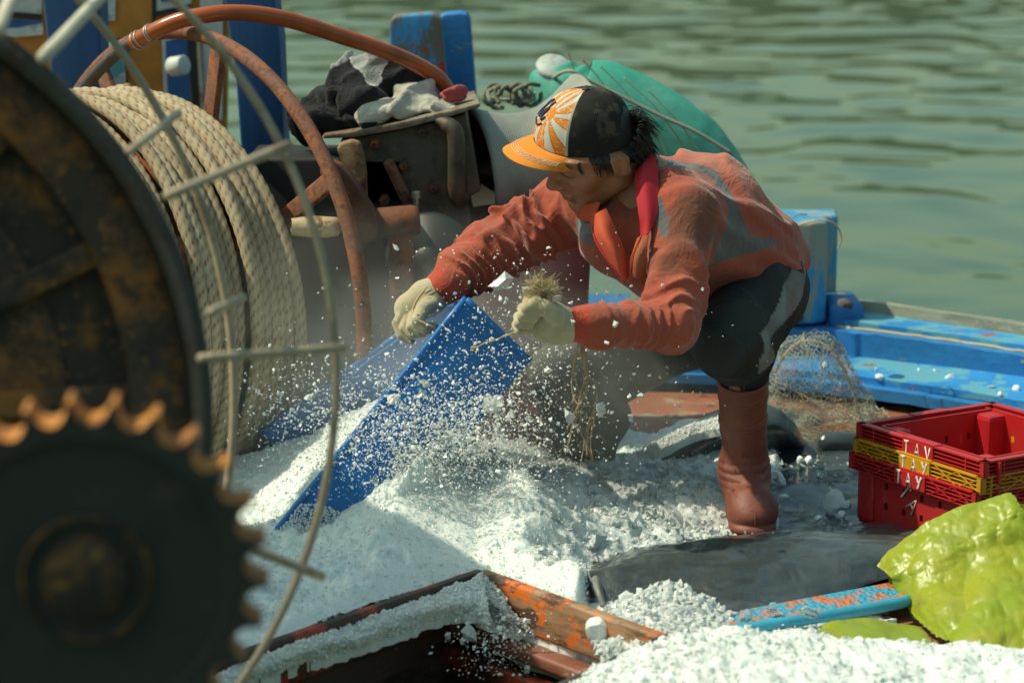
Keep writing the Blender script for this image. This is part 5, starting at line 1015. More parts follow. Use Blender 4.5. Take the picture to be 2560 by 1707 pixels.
icesheet([[(1340, 1745, -.05), (1420, 1695, .0), (1500, 1655, .03), (1620, 1612, .05), (1720, 1582, .06), (1850, 1570, .07), (2050, 1588, .06), (2300, 1600, .06), (2680, 1612, .06)],
          [(1320, 1790, -.02), (1420, 1740, .03), (1520, 1700, .06), (1640, 1665, .08), (1740, 1640, .09), (1860, 1630, .09), (2060, 1650, .08), (2310, 1670, .07), (2700, 1680, .06)],
          [(1300, 1880, .0), (1420, 1830, .05), (1540, 1800, .07), (1660, 1780, .08), (1760, 1770, .09), (1880, 1760, .1), (2070, 1760, .09), (2320, 1770, .08), (2720, 1780, .07)],
          [(1300, 2000, .0), (1420, 1980, .05), (1540, 1970, .07), (1660, 1960, .08), (1760, 1960, .09), (1880, 1960, .1), (2070, 1960, .09), (2320, 1960, .08), (2720, 1960, .07)]], 330, 120, 'crushed_ice', 'wet bank of crushed ice along the bottom right foreground', .020, 4, n_ch=5000, ch=(.0018, .015))
icesheet([[(1470, 1560, -.02), (1520, 1520, .0), (1580, 1490, .02), (1650, 1462, .035), (1705, 1462, .03), (1770, 1500, .01), (1840, 1545, -.01)],
          [(1480, 1585, -.01), (1530, 1560, .01), (1590, 1535, .03), (1660, 1520, .035), (1710, 1520, .03), (1780, 1545, .01), (1850, 1570, -.01)],
          [(1500, 1640, -.02), (1560, 1620, .0), (1620, 1605, .02), (1680, 1590, .02), (1740, 1590, .02), (1800, 1590, .0), (1870, 1600, -.01)]], 120, 50, 'crushed_ice', 'small mound of glassy ice lumps in front of the grey rubber tarp', .012, 8, n_ch=1500, ch=(.006, .026))
icesheet([[(300, 1765, .025), (500, 1698, .026), (700, 1622, .026), (900, 1550, .026), (1050, 1498, .028), (1150, 1460, .032), (1205, 1442, .036)],
          [(330, 1810, .008), (520, 1722, .01), (720, 1645, .01), (900, 1582, .01), (1050, 1530, .012), (1160, 1500, .015), (1215, 1490, .02)],
          [(360, 1850, -.03), (540, 1748, -.025), (730, 1672, -.025), (910, 1614, -.025), (1060, 1560, -.02), (1170, 1535, -.015), (1225, 1540, -.01)]], 200, 50, 'crushed_ice', 'strip of ice slumped along the left coaming above the dark hold', .017, 14, skirt=.02, n_ch=9000, ch=(.003, .009))
icesheet([[(1195, 1436, .04), (1212, 1440, .038), (1228, 1455, .036), (1245, 1480, .03)], [(1190, 1490, .01), (1225, 1500, .01), (1260, 1525, .0), (1290, 1540, -.02)], [(1190, 1545, -.03), (1240, 1560, -.04), (1300, 1575, -.05), (1345, 1592, -.06)]], 70, 60, 'crushed_ice', 'wedge of ice sliding over the corner of the hatch coaming', .013, 19, skirt=.02, n_ch=2600, ch=(.003, .010))
# ice still inside the tub
o, g_ = icesheet([[(1110, 925, .30), (1000, 965, .32), (880, 1030, .33), (760, 1085, .34), (640, 1130, .35), (480, 1160, .40)], [(1108, 920, .14), (1010, 985, .14), (890, 1060, .14), (780, 1140, .14), (660, 1220, .14), (480, 1260, .2)],
          [(1108, 930, .03), (1020, 1015, .02), (905, 1130, .0), (790, 1250, -.01), (670, 1360, -.02), (480, 1400, .0)]], 200, 110, 'crushed_ice', 'crushed ice sliding out between the two walls of the blue tub', .014, 23, skirt=.05, n_ch=5000, ch=(.002, .009), conv=Y)

# frost and grains stuck to the outer face of the tub
u_ = rg.uniform(0, 1, 16000); w_ = rg.uniform(0, 1, 16000); fp = (A[None]*(1-u_)[:, None]+Dn[None]*u_[:, None])*(1-w_)[:, None]+(Bn[None]*(1-u_)[:, None]+En[None]*u_[:, None])*w_[:, None]
kp = (vnoise(fp*16, 4)*.5+vnoise(fp*45, 8)*.35) > (.62-1.1*np.clip(u_*.8+w_*.45-.12, 0, 1)); fp = fp[kp]+V(0, -.017, 0); v, f = chips(fp, rg.uniform(.0015, .0055, len(fp)), rg, IC, .4)
o = mesh_obj('frost', v, f, M_CHIP, smooth=False); tag(o, 'frosty grains sticking to the lower face of the blue tub', 'ice', kind='stuff')
# lumps and flying pieces as things of their own
def lump(name, c, size, seed, mat, label, group=None, base=I2, jag=.16, sq=(1, 1, 1)):
    r_ = np.random.default_rng(seed); v, f = chips(np.zeros((1, 3)), [size], r_, base, jag); v = v*np.array(sq); o = mesh_obj(name, v, f, mat, smooth=False); o.location = Vector(np.asarray(c).tolist()); tag(o, label, 'ice', group); return o
lump('ice_lump', G(2022, 1530, .055), .052, 2, M_CLEAR, 'large clear ice lump sitting on the orange and blue hatch edge').data.polygons.foreach_set('use_smooth', np.ones(320 if False else len(I2[1]), bool))
lump('ice_lump', Y(1500, 1590, -.72)+V(0, 0, .01), .085, 8, M_CHIP, 'cone shaped lump of ice resting inside the wooden hatch corner', jag=.10, sq=(1.0, .8, 1.2))
lump('ice_lump', G(1865, 1540, .03), .035, 12, M_CLEAR, 'blocky clear ice piece at the left end of the orange and blue hatch edge'); lump('ice_lump', G(1932, 1518, .035), .022, 13, M_CLEAR, 'small clear ice piece between two larger ones on the hatch edge')
lump('ice_lump', G(1895, 1300, .02), .030, 15, M_CHIP, 'ice lump right against the toe of the boot')
for i, (a, b, s_) in enumerate([(1760, 1455, .02), (2085, 1255, .05), (2115, 1262, .035), (2050, 1175, .035), (2000, 1150, .022), (2022, 1150, .02), (2020, 1165, .018), (1955, 1200, .04), (1960, 1240, .03), (2070, 1325, .028), (2045, 1295, .02), (1985, 1355, .022), (2062, 1300, .018), (1930, 1345, .02), (1960, 1350, .018), (1880, 1350, .022), (2105, 1285, .02), (1940, 1180, .022), (2080, 1215, .018), (1715, 1260, .05), (1560, 1215, .06), (1620, 1330, .04), (1440, 1180, .03), (1790, 1195, .04)]):
    lump('ice_lump', G(a, b, .025), s_, 40+i, M_CLEAR if i % 3 == 0 else M_CHIP, 'half melted ice lump lying on the dark tarp and ice around the boot', 'ice lumps around the boot')
for i, (a, b) in enumerate([(2298, 928), (2335, 930), (2376, 945), (2190, 925), (2198, 942), (2060, 915), (2500, 985), (2480, 968), (2540, 975)]):
    lump('ice_lump', G(a, b, .06)+V(0, .0, .0), .018+.006*(i % 3), 80+i, M_CHIP, 'little ice piece left on the blue ledge of the gunwale', 'ice pieces on the blue ledge')
def spray_pts(n, rng):
    pts = []
    while len(pts) < n:
        u = rng.uniform(); 
        if u < .50: c = (rng.normal(1120, 130), rng.normal(1080, 80))
        elif u < .75: c = (rng.normal(1260, 130), rng.normal(930, 120))
        elif u < .88: c = (rng.normal(780, 110), rng.normal(1020, 80))
        elif u < .95: c = (rng.normal(1250, 60), rng.normal(1600, 60))
        else: c = (rng.normal(1350, 260), rng.normal(880, 180))
        if not (560 < c[0] < 1950 and 560 < c[1] < 1700) or (c[0] > 1640 and c[1] > 1150): continue
        if c[1] > 1250 and not (c[1] > 1530 and c[0] < 1420): continue
        pts.append(Y(c[0], c[1], -.62 if c[1] > 1500 else rng.uniform(-.30, .12) if rng.uniform() < .7 else rng.uniform(.1, .5)))
    return np.array(pts)
rg = np.random.default_rng(21)
P_ = spray_pts(9000, rg); dn = np.stack([rg.normal(1070, 170, 7000), rg.normal(1110, 85, 7000)], 1); dn = dn[(dn[:, 1] < 1250) & (dn[:, 0] > 640)]; P_ = np.vstack([P_, [Y(a, b, rg.uniform(-.20, -.04)) for a, b in dn]]); S_ = np.exp(rg.normal(math.log(.0027), .5, len(P_))).clip(.0010, .008); v, f = chips(P_, S_, rg, IC, .5); o = mesh_obj('ice_spray', v, f, M_CHIP, smooth=False); tag(o, 'fine spray of ice grains flying through the air around the tub', 'ice', kind='stuff')
P_ = spray_pts(235, rg)
sz = np.exp(rg.normal(math.log(.0085), .32, len(P_))).clip(.006, .017)
big = [(1253, 705, .045, -.1), (1225, 1010, .05, -.16), (1120, 825, .02, -.1), (1600, 988, .022, -.2), (1503, 1022, .03, -.25), (1425, 1045, .034, -.28), (1062, 960, .022, -.1), (1053, 985, .026, -.1), (1010, 1020, .022, -.1), (985, 997, .03, -.1), (1540, 810, .022, -.36), (1433, 805, .014, -.36), (1518, 858, .012, -.36), (1120, 1590, .03, -.6), (1180, 1580, .03, -.6), (1155, 1605, .024, -.6), (1275, 720, .02, .1), (988, 620, .016, 0), (1230, 590, .008, .1), (1390, 745, .015, .1), (1290, 665, .02, .2)]
for a, b, s_, y_ in big: P_ = np.vstack([P_, Y(a, b, y_)]); sz = np.append(sz, s_)
for i in range(len(P_)):
    v, f = chips(np.zeros((1, 3)), [sz[i]*1.1], rg, IC if sz[i] < .016 else I1, .55); o = mesh_obj('ice_chip', v, f, M_GLASSY if sz[i] > .012 else M_CHIP, smooth=False); o.location = Vector(P_[i].tolist()); tag(o, 'chip of ice flying through the air around the blue tub', 'ice', 'ice chips flying in the air')

# ================================================================== HATCH COAMING (part of the boat)
M_WOOD = M('worn_coaming_wood', (.20, .10, .05), .6); M_WOOD.mix(M_WOOD.noise(7, 8, .7, vec=(.5, 1, 5), lo=.35, hi=.6), (.34, .21, .12)); M_WOOD.mix(M_WOOD.noise(9, 8, .7, vec=(.7, 1, 3), lo=.52, hi=.6), (.07, .035, .025), .9); M_WOOD.mix(M_WOOD.noise(13, 9, .78, vec=(1, 1, 1.6), lo=.535, hi=.55), (.62, .13, .012)); M_WOOD.bump(M_WOOD.noise(16, 8, .7, vec=(.4, 1, 6)), .5, .006)
M_DKWOOD = M('dark_wet_wood', (.035, .02, .014), .45); M_DKWOOD.mix(M_DKWOOD.noise(9, 8, .7, lo=.5, hi=.6), (.40, .045, .012), .9); M_DKWOOD.bump(M_DKWOOD.noise(30, 6), .5, .005)
def board(name, a, b, h, t, mat, out, z0=0., bev=.006, nseg=26):
    a = np.asarray(a); b = np.asarray(b); g = np.array([[a*(1-s)+b*s+V(0, 0, z0-h*k) for s in np.linspace(0, 1, nseg)] for k in np.linspace(0, 1, 8)]); n = nrm(np.asarray(out)); g = g+n*(fbm(g, 9, 3, 7)*.006)[..., None]
    v, f = thick(g, t); c = (g.mean((0, 1))); 
    return mesh_obj(name, v, f, mat, boat, auto=40)
A1, B1, C1 = G(1203, 1428, .035), G(1662, 1593, .035), G(430, 1692, .035)
dAB = nrm(B1-A1); inAB = nrm(V(-dAB[1], dAB[0], 0)); inAB = inAB*np.sign(np.dot(inAB, V(-1, -1, 0)))
v, f = bar(A1-inAB*-.0+V(0, 0, -.045), B1+V(0, 0, -.045), .028, .10, (0, 0, 1), .008); mesh_obj('coaming', v, f, M_WOOD.m, boat)
v, f = bar(A1+inAB*.028+V(0, 0, -.125)-dAB*.05, B1+inAB*.028+V(0, 0, -.125)-dAB*.06, .055, .03, (0, 0, 1), .008); mesh_obj('coaming_ledge', v, f, chipped('ledge_red_brown', (.20, .07, .04), (.34, .22, .13), .56, 12, stretch=(.6, 1, 3)), boat)
v, f = bar(A1+inAB*.06+V(0, 0, -.19)-dAB*.05, B1+inAB*.06+V(0, 0, -.19)-dAB*.1, .04, .06, (0, 0, 1), .008); mesh_obj('hold_lining', v, f, M_DKWOOD.m, boat)
v, f = bar(A1+V(0, 0, -.045), C1+V(0, 0, -.045), .026, .10, (0, 0, 1), .006); mesh_obj('coaming', v, f, M_DKWOOD.m, boat)
v, f = bar(B1+V(.01, 0, -.03), G(1400, 1735, .02)+V(0, 0, -.02), .04, .07, (0, 0, 1), .006); mesh_obj('coaming', v, f, M('wet_black_timber', (.05, .042, .035), .35).m, boat)
g = sheet([[G(*q) for q in ((1235, 1622, -.10), (1280, 1632, -.11), (1330, 1655, -.12), (1380, 1672, -.13), (1440, 1700, -.14))], [G(*q) for q in ((1232, 1630, -.11), (1275, 1648, -.12), (1325, 1675, -.13), (1375, 1690, -.14), (1430, 1715, -.15))]], 40, 6)
v, f = thick(g, .004); o = center(mesh_obj('foam_strip', v, f, M('cream_foam', (.55, .50, .34), .8).m)); tag(o, 'cream wavy foam strip just inside the hatch', 'foam strip')
# orange and blue hatch edge
M_PLT = M('orange_blue_tread', (.55, .14, .03), .5); M_PLT.mix(M_PLT.noise(14, 8, .75, lo=.48, hi=.52), (.04, .30, .45)); M_PLT.bump(M_PLT.vor(95, 'F1', vec=(1, .6, 1)), .9, .006)
M_PLB = chipped('sky_blue_edge', (.035, .30, .46), (.48, .13, .03), .60, 9)
hq = [G(*q) for q in ((1815, 1566, .015), (2262, 1492, .02), (2300, 1440, .02), (1850, 1524, .012))]; v, f = prism(hq, V(0, 0, -.02), .003); mesh_obj('tread_plate', v, f, M_PLT.m, boat)
v, f = tube([G(1790, 1582, .010), G(1880, 1568, .012), G(2060, 1540, .016), G(2240, 1508, .018), G(2268, 1500, .012)], .0125, 30, 12); mesh_obj('hatch_edge', v, f, M_PLB, boat)

# ================================================================== RUBBER TARP, ROLL, PIPE
M_TARP = M('grey_rubber', (.036, .048, .052), .30, spec=.5); M_TARP.mix(M_TARP.noise(4, 7, .65, lo=.4, hi=.65), (.065, .082, .084)); M_TARP.mix(M_TARP.noise(9, 6, .7, lo=.55, hi=.7), (.03, .034, .036)); M_TARP.rough(M_TARP.noise(7, 6, .7), .05, .5); M_TARP.bump(M_TARP.noise(12, 5, .6, dist=1.), .45, .014); M_TARP.set(Coat_Weight=.5, Coat_Roughness=.08); M_TARP.bump(M_TARP.noise(90, 5, .7), .25, .002)
TR = [[(1880, 1105, -.01), (1960, 1098, .01), (2040, 1115, .01), (2120, 1125, .01), (2300, 1120, .01), (2500, 1130, .01)], [(1600, 1330, -.04), (1800, 1300, -.04), (1955, 1225, .008), (2120, 1230, .005), (2300, 1235, .005), (2500, 1240, .01)],
      [(1500, 1405, -.03), (1640, 1372, -.02), (1800, 1348, -.02), (1985, 1328, .0), (2180, 1322, .02), (2420, 1322, .03)],
      [(1474, 1424, .032), (1622, 1388, .045), (1800, 1362, .055), (2000, 1346, .06), (2190, 1350, .06), (2420, 1348, .06)], [(1484, 1455, .024), (1634, 1432, .036), (1814, 1420, .044), (2012, 1405, .05), (2212, 1395, .05), (2422, 1388, .05)],
      [(1512, 1514, -.012), (1650, 1520, -.012), (1820, 1545, -.008), (2010, 1510, .0), (2260, 1442, .01), (2460, 1420, .02)]]
g = sheet(TR, 170, 110, G); n = gnormals(g); n *= np.sign(n[..., 2:3]); g = g+n*(.014*fbm(g, 5, 3, 3)+.013*fbm(g*V(.6, 1, 1), 8, 3, 8, ridge=True)+.002*fbm(g, 40, 3, 2))[..., None]; v, f = thick(g, -.004)
o = center(mesh_obj('rubber_tarp', v, f, M_TARP.m, auto=60)); tag(o, 'wet dark grey rubber tarp folded over in front of the boot', 'tarp')
g = sheet([[(1476, 1426, .026), (1490, 1440, .03), (1502, 1452, .022)], [(1474, 1452, .016), (1492, 1470, .028), (1506, 1490, .012)], [(1500, 1512, -.01), (1508, 1514, .0), (1514, 1520, -.01)]], 20, 20, G); v, f = thick(g, .004)
c_ = mesh_obj('curled_corner', v, f, M('tarp_pale_edge', (.20, .21, .19), .5).m, o)
RL = [[(1520, 1150, .0), (1600, 1130, .03), (1700, 1075, .09), (1800, 1035, .13), (1900, 1012, .15), (1975, 1050, .11), (2012, 1115, .0)], [(1500, 1180, .0), (1590, 1165, .02), (1690, 1120, .06), (1800, 1085, .09), (1900, 1070, .10), (1970, 1090, .07), (2020, 1125, .0)], [(1500, 1230, -.02), (1590, 1215, -.02), (1690, 1190, -.01), (1800, 1160, .0), (1900, 1140, .01), (1970, 1130, .0), (2020, 1140, -.02)]]
g = sheet(RL, 90, 40, G); g2 = np.concatenate([(g[0]+V(0, .10, -.16))[None], (g[0]+V(0, .06, -.03))[None], g]); v, f = thick(g2, .006); o = center(mesh_obj('rubber_mat', v, f, M_TARP.m, auto=60)); tag(o, 'rolled dark rubber mat humped up behind the boot, snowy on its left', 'mat')
icesheet([[(1585, 1135, .04), (1650, 1100, .085), (1720, 1062, .12), (1800, 1040, .14)], [(1600, 1150, .035), (1670, 1120, .07), (1740, 1085, .10), (1810, 1068, .12)]], 60, 16, 'crushed_ice', 'crust of ice over the left shoulder of the rolled mat', .006, 31, skirt=.02, n_ch=1500, ch=(.002, .008))
v, f = lathe(G(2045, 1108, .03), V(1, .05, 0), [(0, .001), (0, .026), (.02, .03), (.18, .03), (.18, .001)], 24); o = center(mesh_obj('pipe', v, f, M_TARP.m)); tag(o, 'short grey rubber pipe lying behind the fish crates', 'pipe')
v, f = bar(G(2160, 1058, .03), G(2225, 1048, .035), .022, .02); o = center(mesh_obj('wooden_stick', v, f, chipped('painted_stick', (.30, .22, .07), (.02, .30, .14), .5, 9))); tag(o, 'stub of wood painted ochre and green by the far crate corner', 'stick')

# ================================================================== YELLOW-GREEN SHEET
M_GRN = M('lime_rubber', (.20, .27, .012), .38, spec=.45); M_GRN.mix(M_GRN.noise(7, 7, .65, lo=.4, hi=.65), (.27, .29, .018)); M_GRN.mix(M_GRN.noise(16, 8, .75, lo=.56, hi=.70), (.20, .19, .05), .8); M_GRN.bump(M_GRN.noise(10, 5, .6), .35, .01); M_GRN.bump(M_GRN.noise(160, 4, .7), .2, .001); M_GRN.set(Subsurface_Weight=.12, Subsurface_Radius=(.01, .012, .002)); 
gs = thing('rubber_sheet', 'crumpled lime green rubber sheet leaning on the fish crates', 'sheet', G(2400, 1600, .0))
def gsheet(name, rows, nu=110, nv=100, amp=.014, sd=1, t=.004, mat=None):
    g = sheet(rows, nu, nv, Y); n = gnormals(g); g = g+n*(amp*.7*fbm(g*V(1, 1, .7), 6, 2, sd)+amp*.4*fbm(g, 26, 3, sd+9, ridge=True)+amp*.9*fbm(g*V(1, 1, .6)+.3*g[..., ::-1]*.3, 7, 2, sd+4, ridge=True))[..., None]; v, f = thick(g, t); return mesh_obj(name, v, f, mat or M_GRN.m, gs, auto=70)
gsheet('main_fold', [[(2192, 1413, -.44), (2262, 1345, -.42), (2345, 1288, -.42), (2440, 1255, -.41), (2524, 1226, -.41), (2545, 1245, -.42)], [(2226, 1440, -.49), (2300, 1398, -.50), (2390, 1350, -.50), (2480, 1310, -.49), (2556, 1272, -.47), (2580, 1290, -.46)],
       [(2236, 1470, -.50), (2325, 1455, -.56), (2415, 1425, -.56), (2510, 1395, -.55), (2600, 1370, -.52), (2660, 1360, -.50)], [(2275, 1530, -.58), (2352, 1528, -.68), (2440, 1505, -.70), (2535, 1485, -.69), (2620, 1465, -.67), (2700, 1450, -.65)], [(2335, 1585, -.72), (2400, 1606, -.82), (2480, 1620, -.86), (2560, 1628, -.86), (2650, 1628, -.85), (2740, 1625, -.85)]])
gsheet('lower_fold', [[(2036, 1578, -.76), (2085, 1548, -.76), (2160, 1542, -.74), (2235, 1550, -.74), (2300, 1562, -.74)], [(2070, 1575, -.82), (2120, 1580, -.85), (2190, 1572, -.84), (2250, 1585, -.84), (2320, 1590, -.83)], [(2080, 1598, -.88), (2130, 1610, -.9), (2200, 1612, -.9), (2270, 1616, -.9), (2335, 1620, -.88)]], 60, 40, .008, 5)
gsheet('tucked_fold', [[(2222, 1440, -.45), (2232, 1445, -.45), (2240, 1460, -.46)], [(2226, 1480, -.45), (2245, 1490, -.45), (2262, 1500, -.46)], [(2234, 1525, -.46), (2260, 1526, -.46), (2285, 1522, -.47)]], 24, 24, .004, 6)
gsheet('tucked_fold', [[(2228, 1550, -.50), (2262, 1530, -.50), (2300, 1540, -.52)], [(2250, 1566, -.54), (2290, 1558, -.55), (2330, 1575, -.56)]], 24, 16, .004, 8)
gsheet('back_fold', [[(2530, 1255, -.35), (2580, 1262, -.35), (2640, 1270, -.35)], [(2520, 1290, -.36), (2580, 1300, -.36), (2640, 1310, -.36)], [(2560, 1400, -.40), (2600, 1400, -.40), (2650, 1400, -.40)]], 30, 30, .008, 12)

# ================================================================== SCOOP NET AND LOOSE NETTING
M_NET = M('net_twine', (.42, .47, .38), .8); M_NET.mix(M_NET.noise(5, 4, lo=.45, hi=.6), (.36, .22, .13)); M_NET = M_NET.m
def yl(px, py, dy=0): return Y(px, py, 1.08+dy)
sn = thing('scoop_net', 'round hoop of pale fishing net leaning against the blue ledge', 'net', G(2040, 1090, 0))
hoopP = [(1922, 1100, -.05), (1918, 1020, -.03), (1935, 940, -.01), (1968, 880, .01), (2015, 852, .02), (2065, 866, .02), (2105, 915, .0), (2130, 975, -.02), (2150, 1040, -.04), (2158, 1075, -.05)]
v, f = tube([yl(*q) for q in hoopP], .0042, 70, 8); mesh_obj('hoop', v, f, chipped('hoop_rust', (.30, .17, .08), (.5, .42, .3), .55, 25), sn)
def netting(rows, nl, r, jit, name, parent, seed, conv=Y, seg=46, drop=.06):
    g = sheet(rows, 120, 120, conv); mb = MB(); rr_ = np.random.default_rng(seed)
    def samp(u, v): return g[np.clip((v*119).astype(int), 0, 119), np.clip((u*119).astype(int), 0, 119)]
    for s_ in (1, -1):
        for i in range(nl*2):
            c = (i+.5)/nl-1 if s_ > 0 else (i+.5)/nl; t = np.linspace(0, 1, seg); u = c+s_*t; v = t; ok = (u >= 0) & (u <= 1)
            if ok.sum() < 5 or rr_.uniform() < drop: continue
            u, v = u[ok], v[ok]; p = samp(u+.010*np.sin(v*90+i), v); p = p+np.stack([vnoise(p*26, 1), vnoise(p*26, 2), vnoise(p*26, 3)], -1)*jit+np.stack([vnoise(p*90, 4), vnoise(p*90, 5), vnoise(p*90, 6)], -1)*jit*.35
            mb.add(*tube(p, r, k=3, caps=False))
    return mb.obj(name, M_NET, parent)
netting([[(1925, 872, 1.02), (1965, 840, 1.0), (2020, 826, 1.0), (2075, 836, 1.02), (2120, 880, 1.04)], [(1915, 950, .98), (1970, 930, .92), (2040, 920, .92), (2110, 930, .95), (2165, 960, .98)], [(1905, 1040, .97), (1970, 1040, .93), (2050, 1030, .92), (2130, 1030, .94), (2215, 1040, .97)], [(1900, 1095, .92), (1970, 1100, .88), (2060, 1095, .86), (2150, 1080, .88), (2235, 1070, .92)]], 30, .00075, .012, 'netting', sn, 3)
netting([[(1925, 880, 1.05), (1965, 850, 1.04), (2020, 836, 1.04), (2075, 846, 1.05), (2120, 885, 1.06)], [(1920, 1000, 1.0), (1980, 990, .98), (2050, 985, .98), (2120, 990, 1.0), (2190, 1010, 1.02)], [(1910, 1090, .95), (1980, 1090, .92), (2060, 1085, .90), (2150, 1070, .93), (2225, 1060, .95)]], 22, .0008, .02, 'netting', sn, 8)
o = netting([[(1935, 985, .05), (2000, 990, .03), (2080, 1000, .03), (2150, 1010, .03), (2230, 1030, .02)], [(1950, 1060, .01), (2010, 1060, .01), (2080, 1060, .01), (2140, 1062, .01), (2180, 1070, .01)], [(1990, 1110, .0), (2040, 1108, .0), (2080, 1105, .0), (2120, 1105, .0), (2150, 1100, .0)]], 26, .0009, .018, 'loose_netting', None, 12, conv=G); o = center(o); tag(o, 'tangle of brownish loose netting spread on the orange deck', 'net')
# cord looped over the timber post
v, f = tube([Y(*q) for q in ((1950, 590, 1.3), (1985, 568, 1.28), (2030, 553, 1.27), (2068, 552, 1.28), (2092, 565, 1.3), (2103, 590, 1.32), (2100, 612, 1.33), (2094, 623, 1.34))], .0024, 50, 6); o = center(mesh_obj('cord', v, f, M('pale_cord', (.55, .50, .36), .8).m)); tag(o, 'pale cord looped over the top of the blue timber post', 'cord')
v, f = tube([Y(*q) for q in ((1978, 552, 1.3), (1985, 542, 1.3), (2000, 536, 1.32), (2018, 536, 1.34))], .0018, 30, 6); o = center(mesh_obj('cord', v, f, M_TWINE)); tag(o, 'short loop of cord lying on top of the blue timber post', 'cord')
v, f = lathe(gun(2130, 2)*.3+Y(2102, 742, 1.32)*.7, V(.3, 0, 1), [(0, .02), (.01, .026), (.018, .018), (.022, .003)], 9); v = v+fbm(v, 50, 3)[:, None]*.010; o = center(mesh_obj('rag', v, f, M('dark_rag', (.09, .085, .10), .9).m)); tag(o, 'small dark rag stuffed beside the timber post', 'rag')

# ================================================================== CLOTHES
def garment(name, label, blobs, seed, colf, lo, hi, h=.0034, amp=.016, sc=15, group=None):
    S = SDF(lo, hi, h)
    for c, r_ in blobs:
        S.ell(c, r_, k=.02, warp=SD(folds(sc, amp*1.1, seed), folds(sc*1.8, amp*.45, seed+5)))
    v, f = S.mesh(); c = colf(v); o = center(mesh_obj(name, v, f, M_CLOTH, cols=c)); tag(o, label, 'clothing', group); return o
M_CLOTH = M('garment_cloth', rough=.85, spec=.2); M_CLOTH.attr(); M_CLOTH.bump(M_CLOTH.noise(60, 4), .3, .003); M_CLOTH.bump(M_CLOTH.noise(22, 5, .6, dist=2.5), .8, .014); M_CLOTH.set(Sheen_Weight=.1); M_CLOTH = M_CLOTH.m
yc = 1.12
def cf(base, alt=None, thr=.2, sc=7, seed=0, edge=None):
    def g(v):
        c = np.tile(np.array(base), (len(v), 1))*(1+.15*fbm(v, 25, 3)[:, None])
        if alt is not None: n = fbm(v*V(1, 1, 1.6), sc, 2, seed); c[n > thr] = alt; 
        if edge is not None: m = np.abs(n-thr) < .018; c[m] = edge
        return c
    return g
lo, hi = Y(700, 420, yc)-V(.0, .22, .0), Y(1200, 120, yc)+V(.0, .24, .02)
garment('jacket', 'black jacket bundled at the left end of the clothes pile', [(Y(800, 292, yc-.05), (.075, .09, .040)), (Y(850, 250, yc), (.07, .09, .05)), (Y(765, 320, yc-.02), (.045, .06, .035)), (Y(880, 300, yc-.09), (.08, .05, .030)), (Y(760, 285, yc), (.03, .06, .02))], 3, cf((.010, .011, .013)), lo, hi)
garment('sports_shirt', 'black and grey sports shirt crumpled on top of the clothes pile', [(Y(900, 215, yc), (.08, .08, .055)), (Y(960, 205, yc+.03), (.09, .08, .055)), (Y(920, 180, yc+.03), (.05, .06, .035)), (Y(905, 255, yc-.08), (.07, .05, .045)), (Y(1010, 232, yc+.02), (.06, .06, .03))], 7, cf((.012, .013, .015), (.30, .32, .31), .12, 7, 3, (.5, .5, .48)), lo, hi)
garment('white_cloth', 'off white cloth spilling over the front edge of the steel plate', [(Y(985, 275, yc-.12), (.075, .05, .022)), (Y(930, 290, yc-.16), (.050, .03, .030)), (Y(1050, 255, yc-.08), (.06, .05, .022)), (Y(1090, 272, yc-.13), (.05, .02, .010)), (Y(1030, 225, yc-.02), (.05, .05, .02))], 12, cf((.46, .45, .38), (.015, .016, .02), .30, 9, 8), lo, hi, amp=.009, sc=17)
garment('red_rag', 'small pinkish red rag at the right end of the steel plate', [(Y(1128, 236, yc-.08), (.028, .03, .009)), (Y(1142, 226, yc-.08), (.012, .012, .014))], 15, cf((.42, .08, .09)), lo, hi, amp=.006)

# ================================================================== GREEN NET BAG, ROPES, MASK, KNOB
gbag = thing('net_bundle', 'green net bundle wrapped round a white drum on the far gunwale, laced with rope', 'net', Y(1550, 480, 1.75))
M_GNET = M('green_mesh', (.04, .36, .27), .6); M_GNET.mix(M_GNET.noise(4, 5, .6, lo=.4, hi=.7), (.12, .44, .35)); M_GNET.mix(M_GNET.noise(7, 6, .7, lo=.55, hi=.75), (.14, .34, .27), .7); M_GNET.bump(M_GNET.vor(150), .3, .002); M_GNET.bump(M_GNET.noise(10, 4), .4, .015); M_GNET.set(Alpha=.78)
ctr = [((1384, 166), .062), ((1394, 200), .098), ((1430, 250), .130), ((1510, 275), .140), ((1600, 325), .150), ((1690, 390), .152), ((1765, 460), .135), ((1815, 530), .10), ((1840, 580), .05)]
Cb = np.array([Y(p[0], p[1], 1.85) for p, r_ in ctr]); P_ = catmull(Cb, 70); rr = np.interp(np.linspace(0, 1, 70), np.linspace(0, 1, len(ctr)), [r_ for p, r_ in ctr])
v, f = tube(P_, list(rr), k=48); v = v+.008*fbm(v, 9, 4, 2, ridge=True)[:, None]*V(.3, .3, 1); mesh_obj('green_netting', v, f, M_GNET.m, gbag)
bx_ = nrm(Cb[0]-Cb[1]+V(0, -.5, .25)*.05); v, f = lathe(Cb[0]+V(.0, -.045, .006), nrm(V(.12, -.55, .82)), [(-.02, .050), (-.004, .054), (.003, .050), (.004, .001)], 40); mesh_obj('drum_end', v, f, chipped('white_drum', (.36, .42, .40), (.3, .3, .27), .6, 12), gbag)
rk = [[(1205, 240), (1260, 250), (1320, 245), (1370, 205), (1420, 178), (1470, 200), (1560, 245), (1650, 290), (1740, 330), (1830, 385)], [(1455, 150), (1500, 200), (1560, 300), (1600, 420)], [(1500, 165), (1560, 225), (1640, 330), (1680, 430)], [(1560, 195), (1640, 270), (1720, 380)], [(1620, 225), (1700, 310), (1760, 400)], [(1420, 130), (1440, 190), (1460, 260)]]
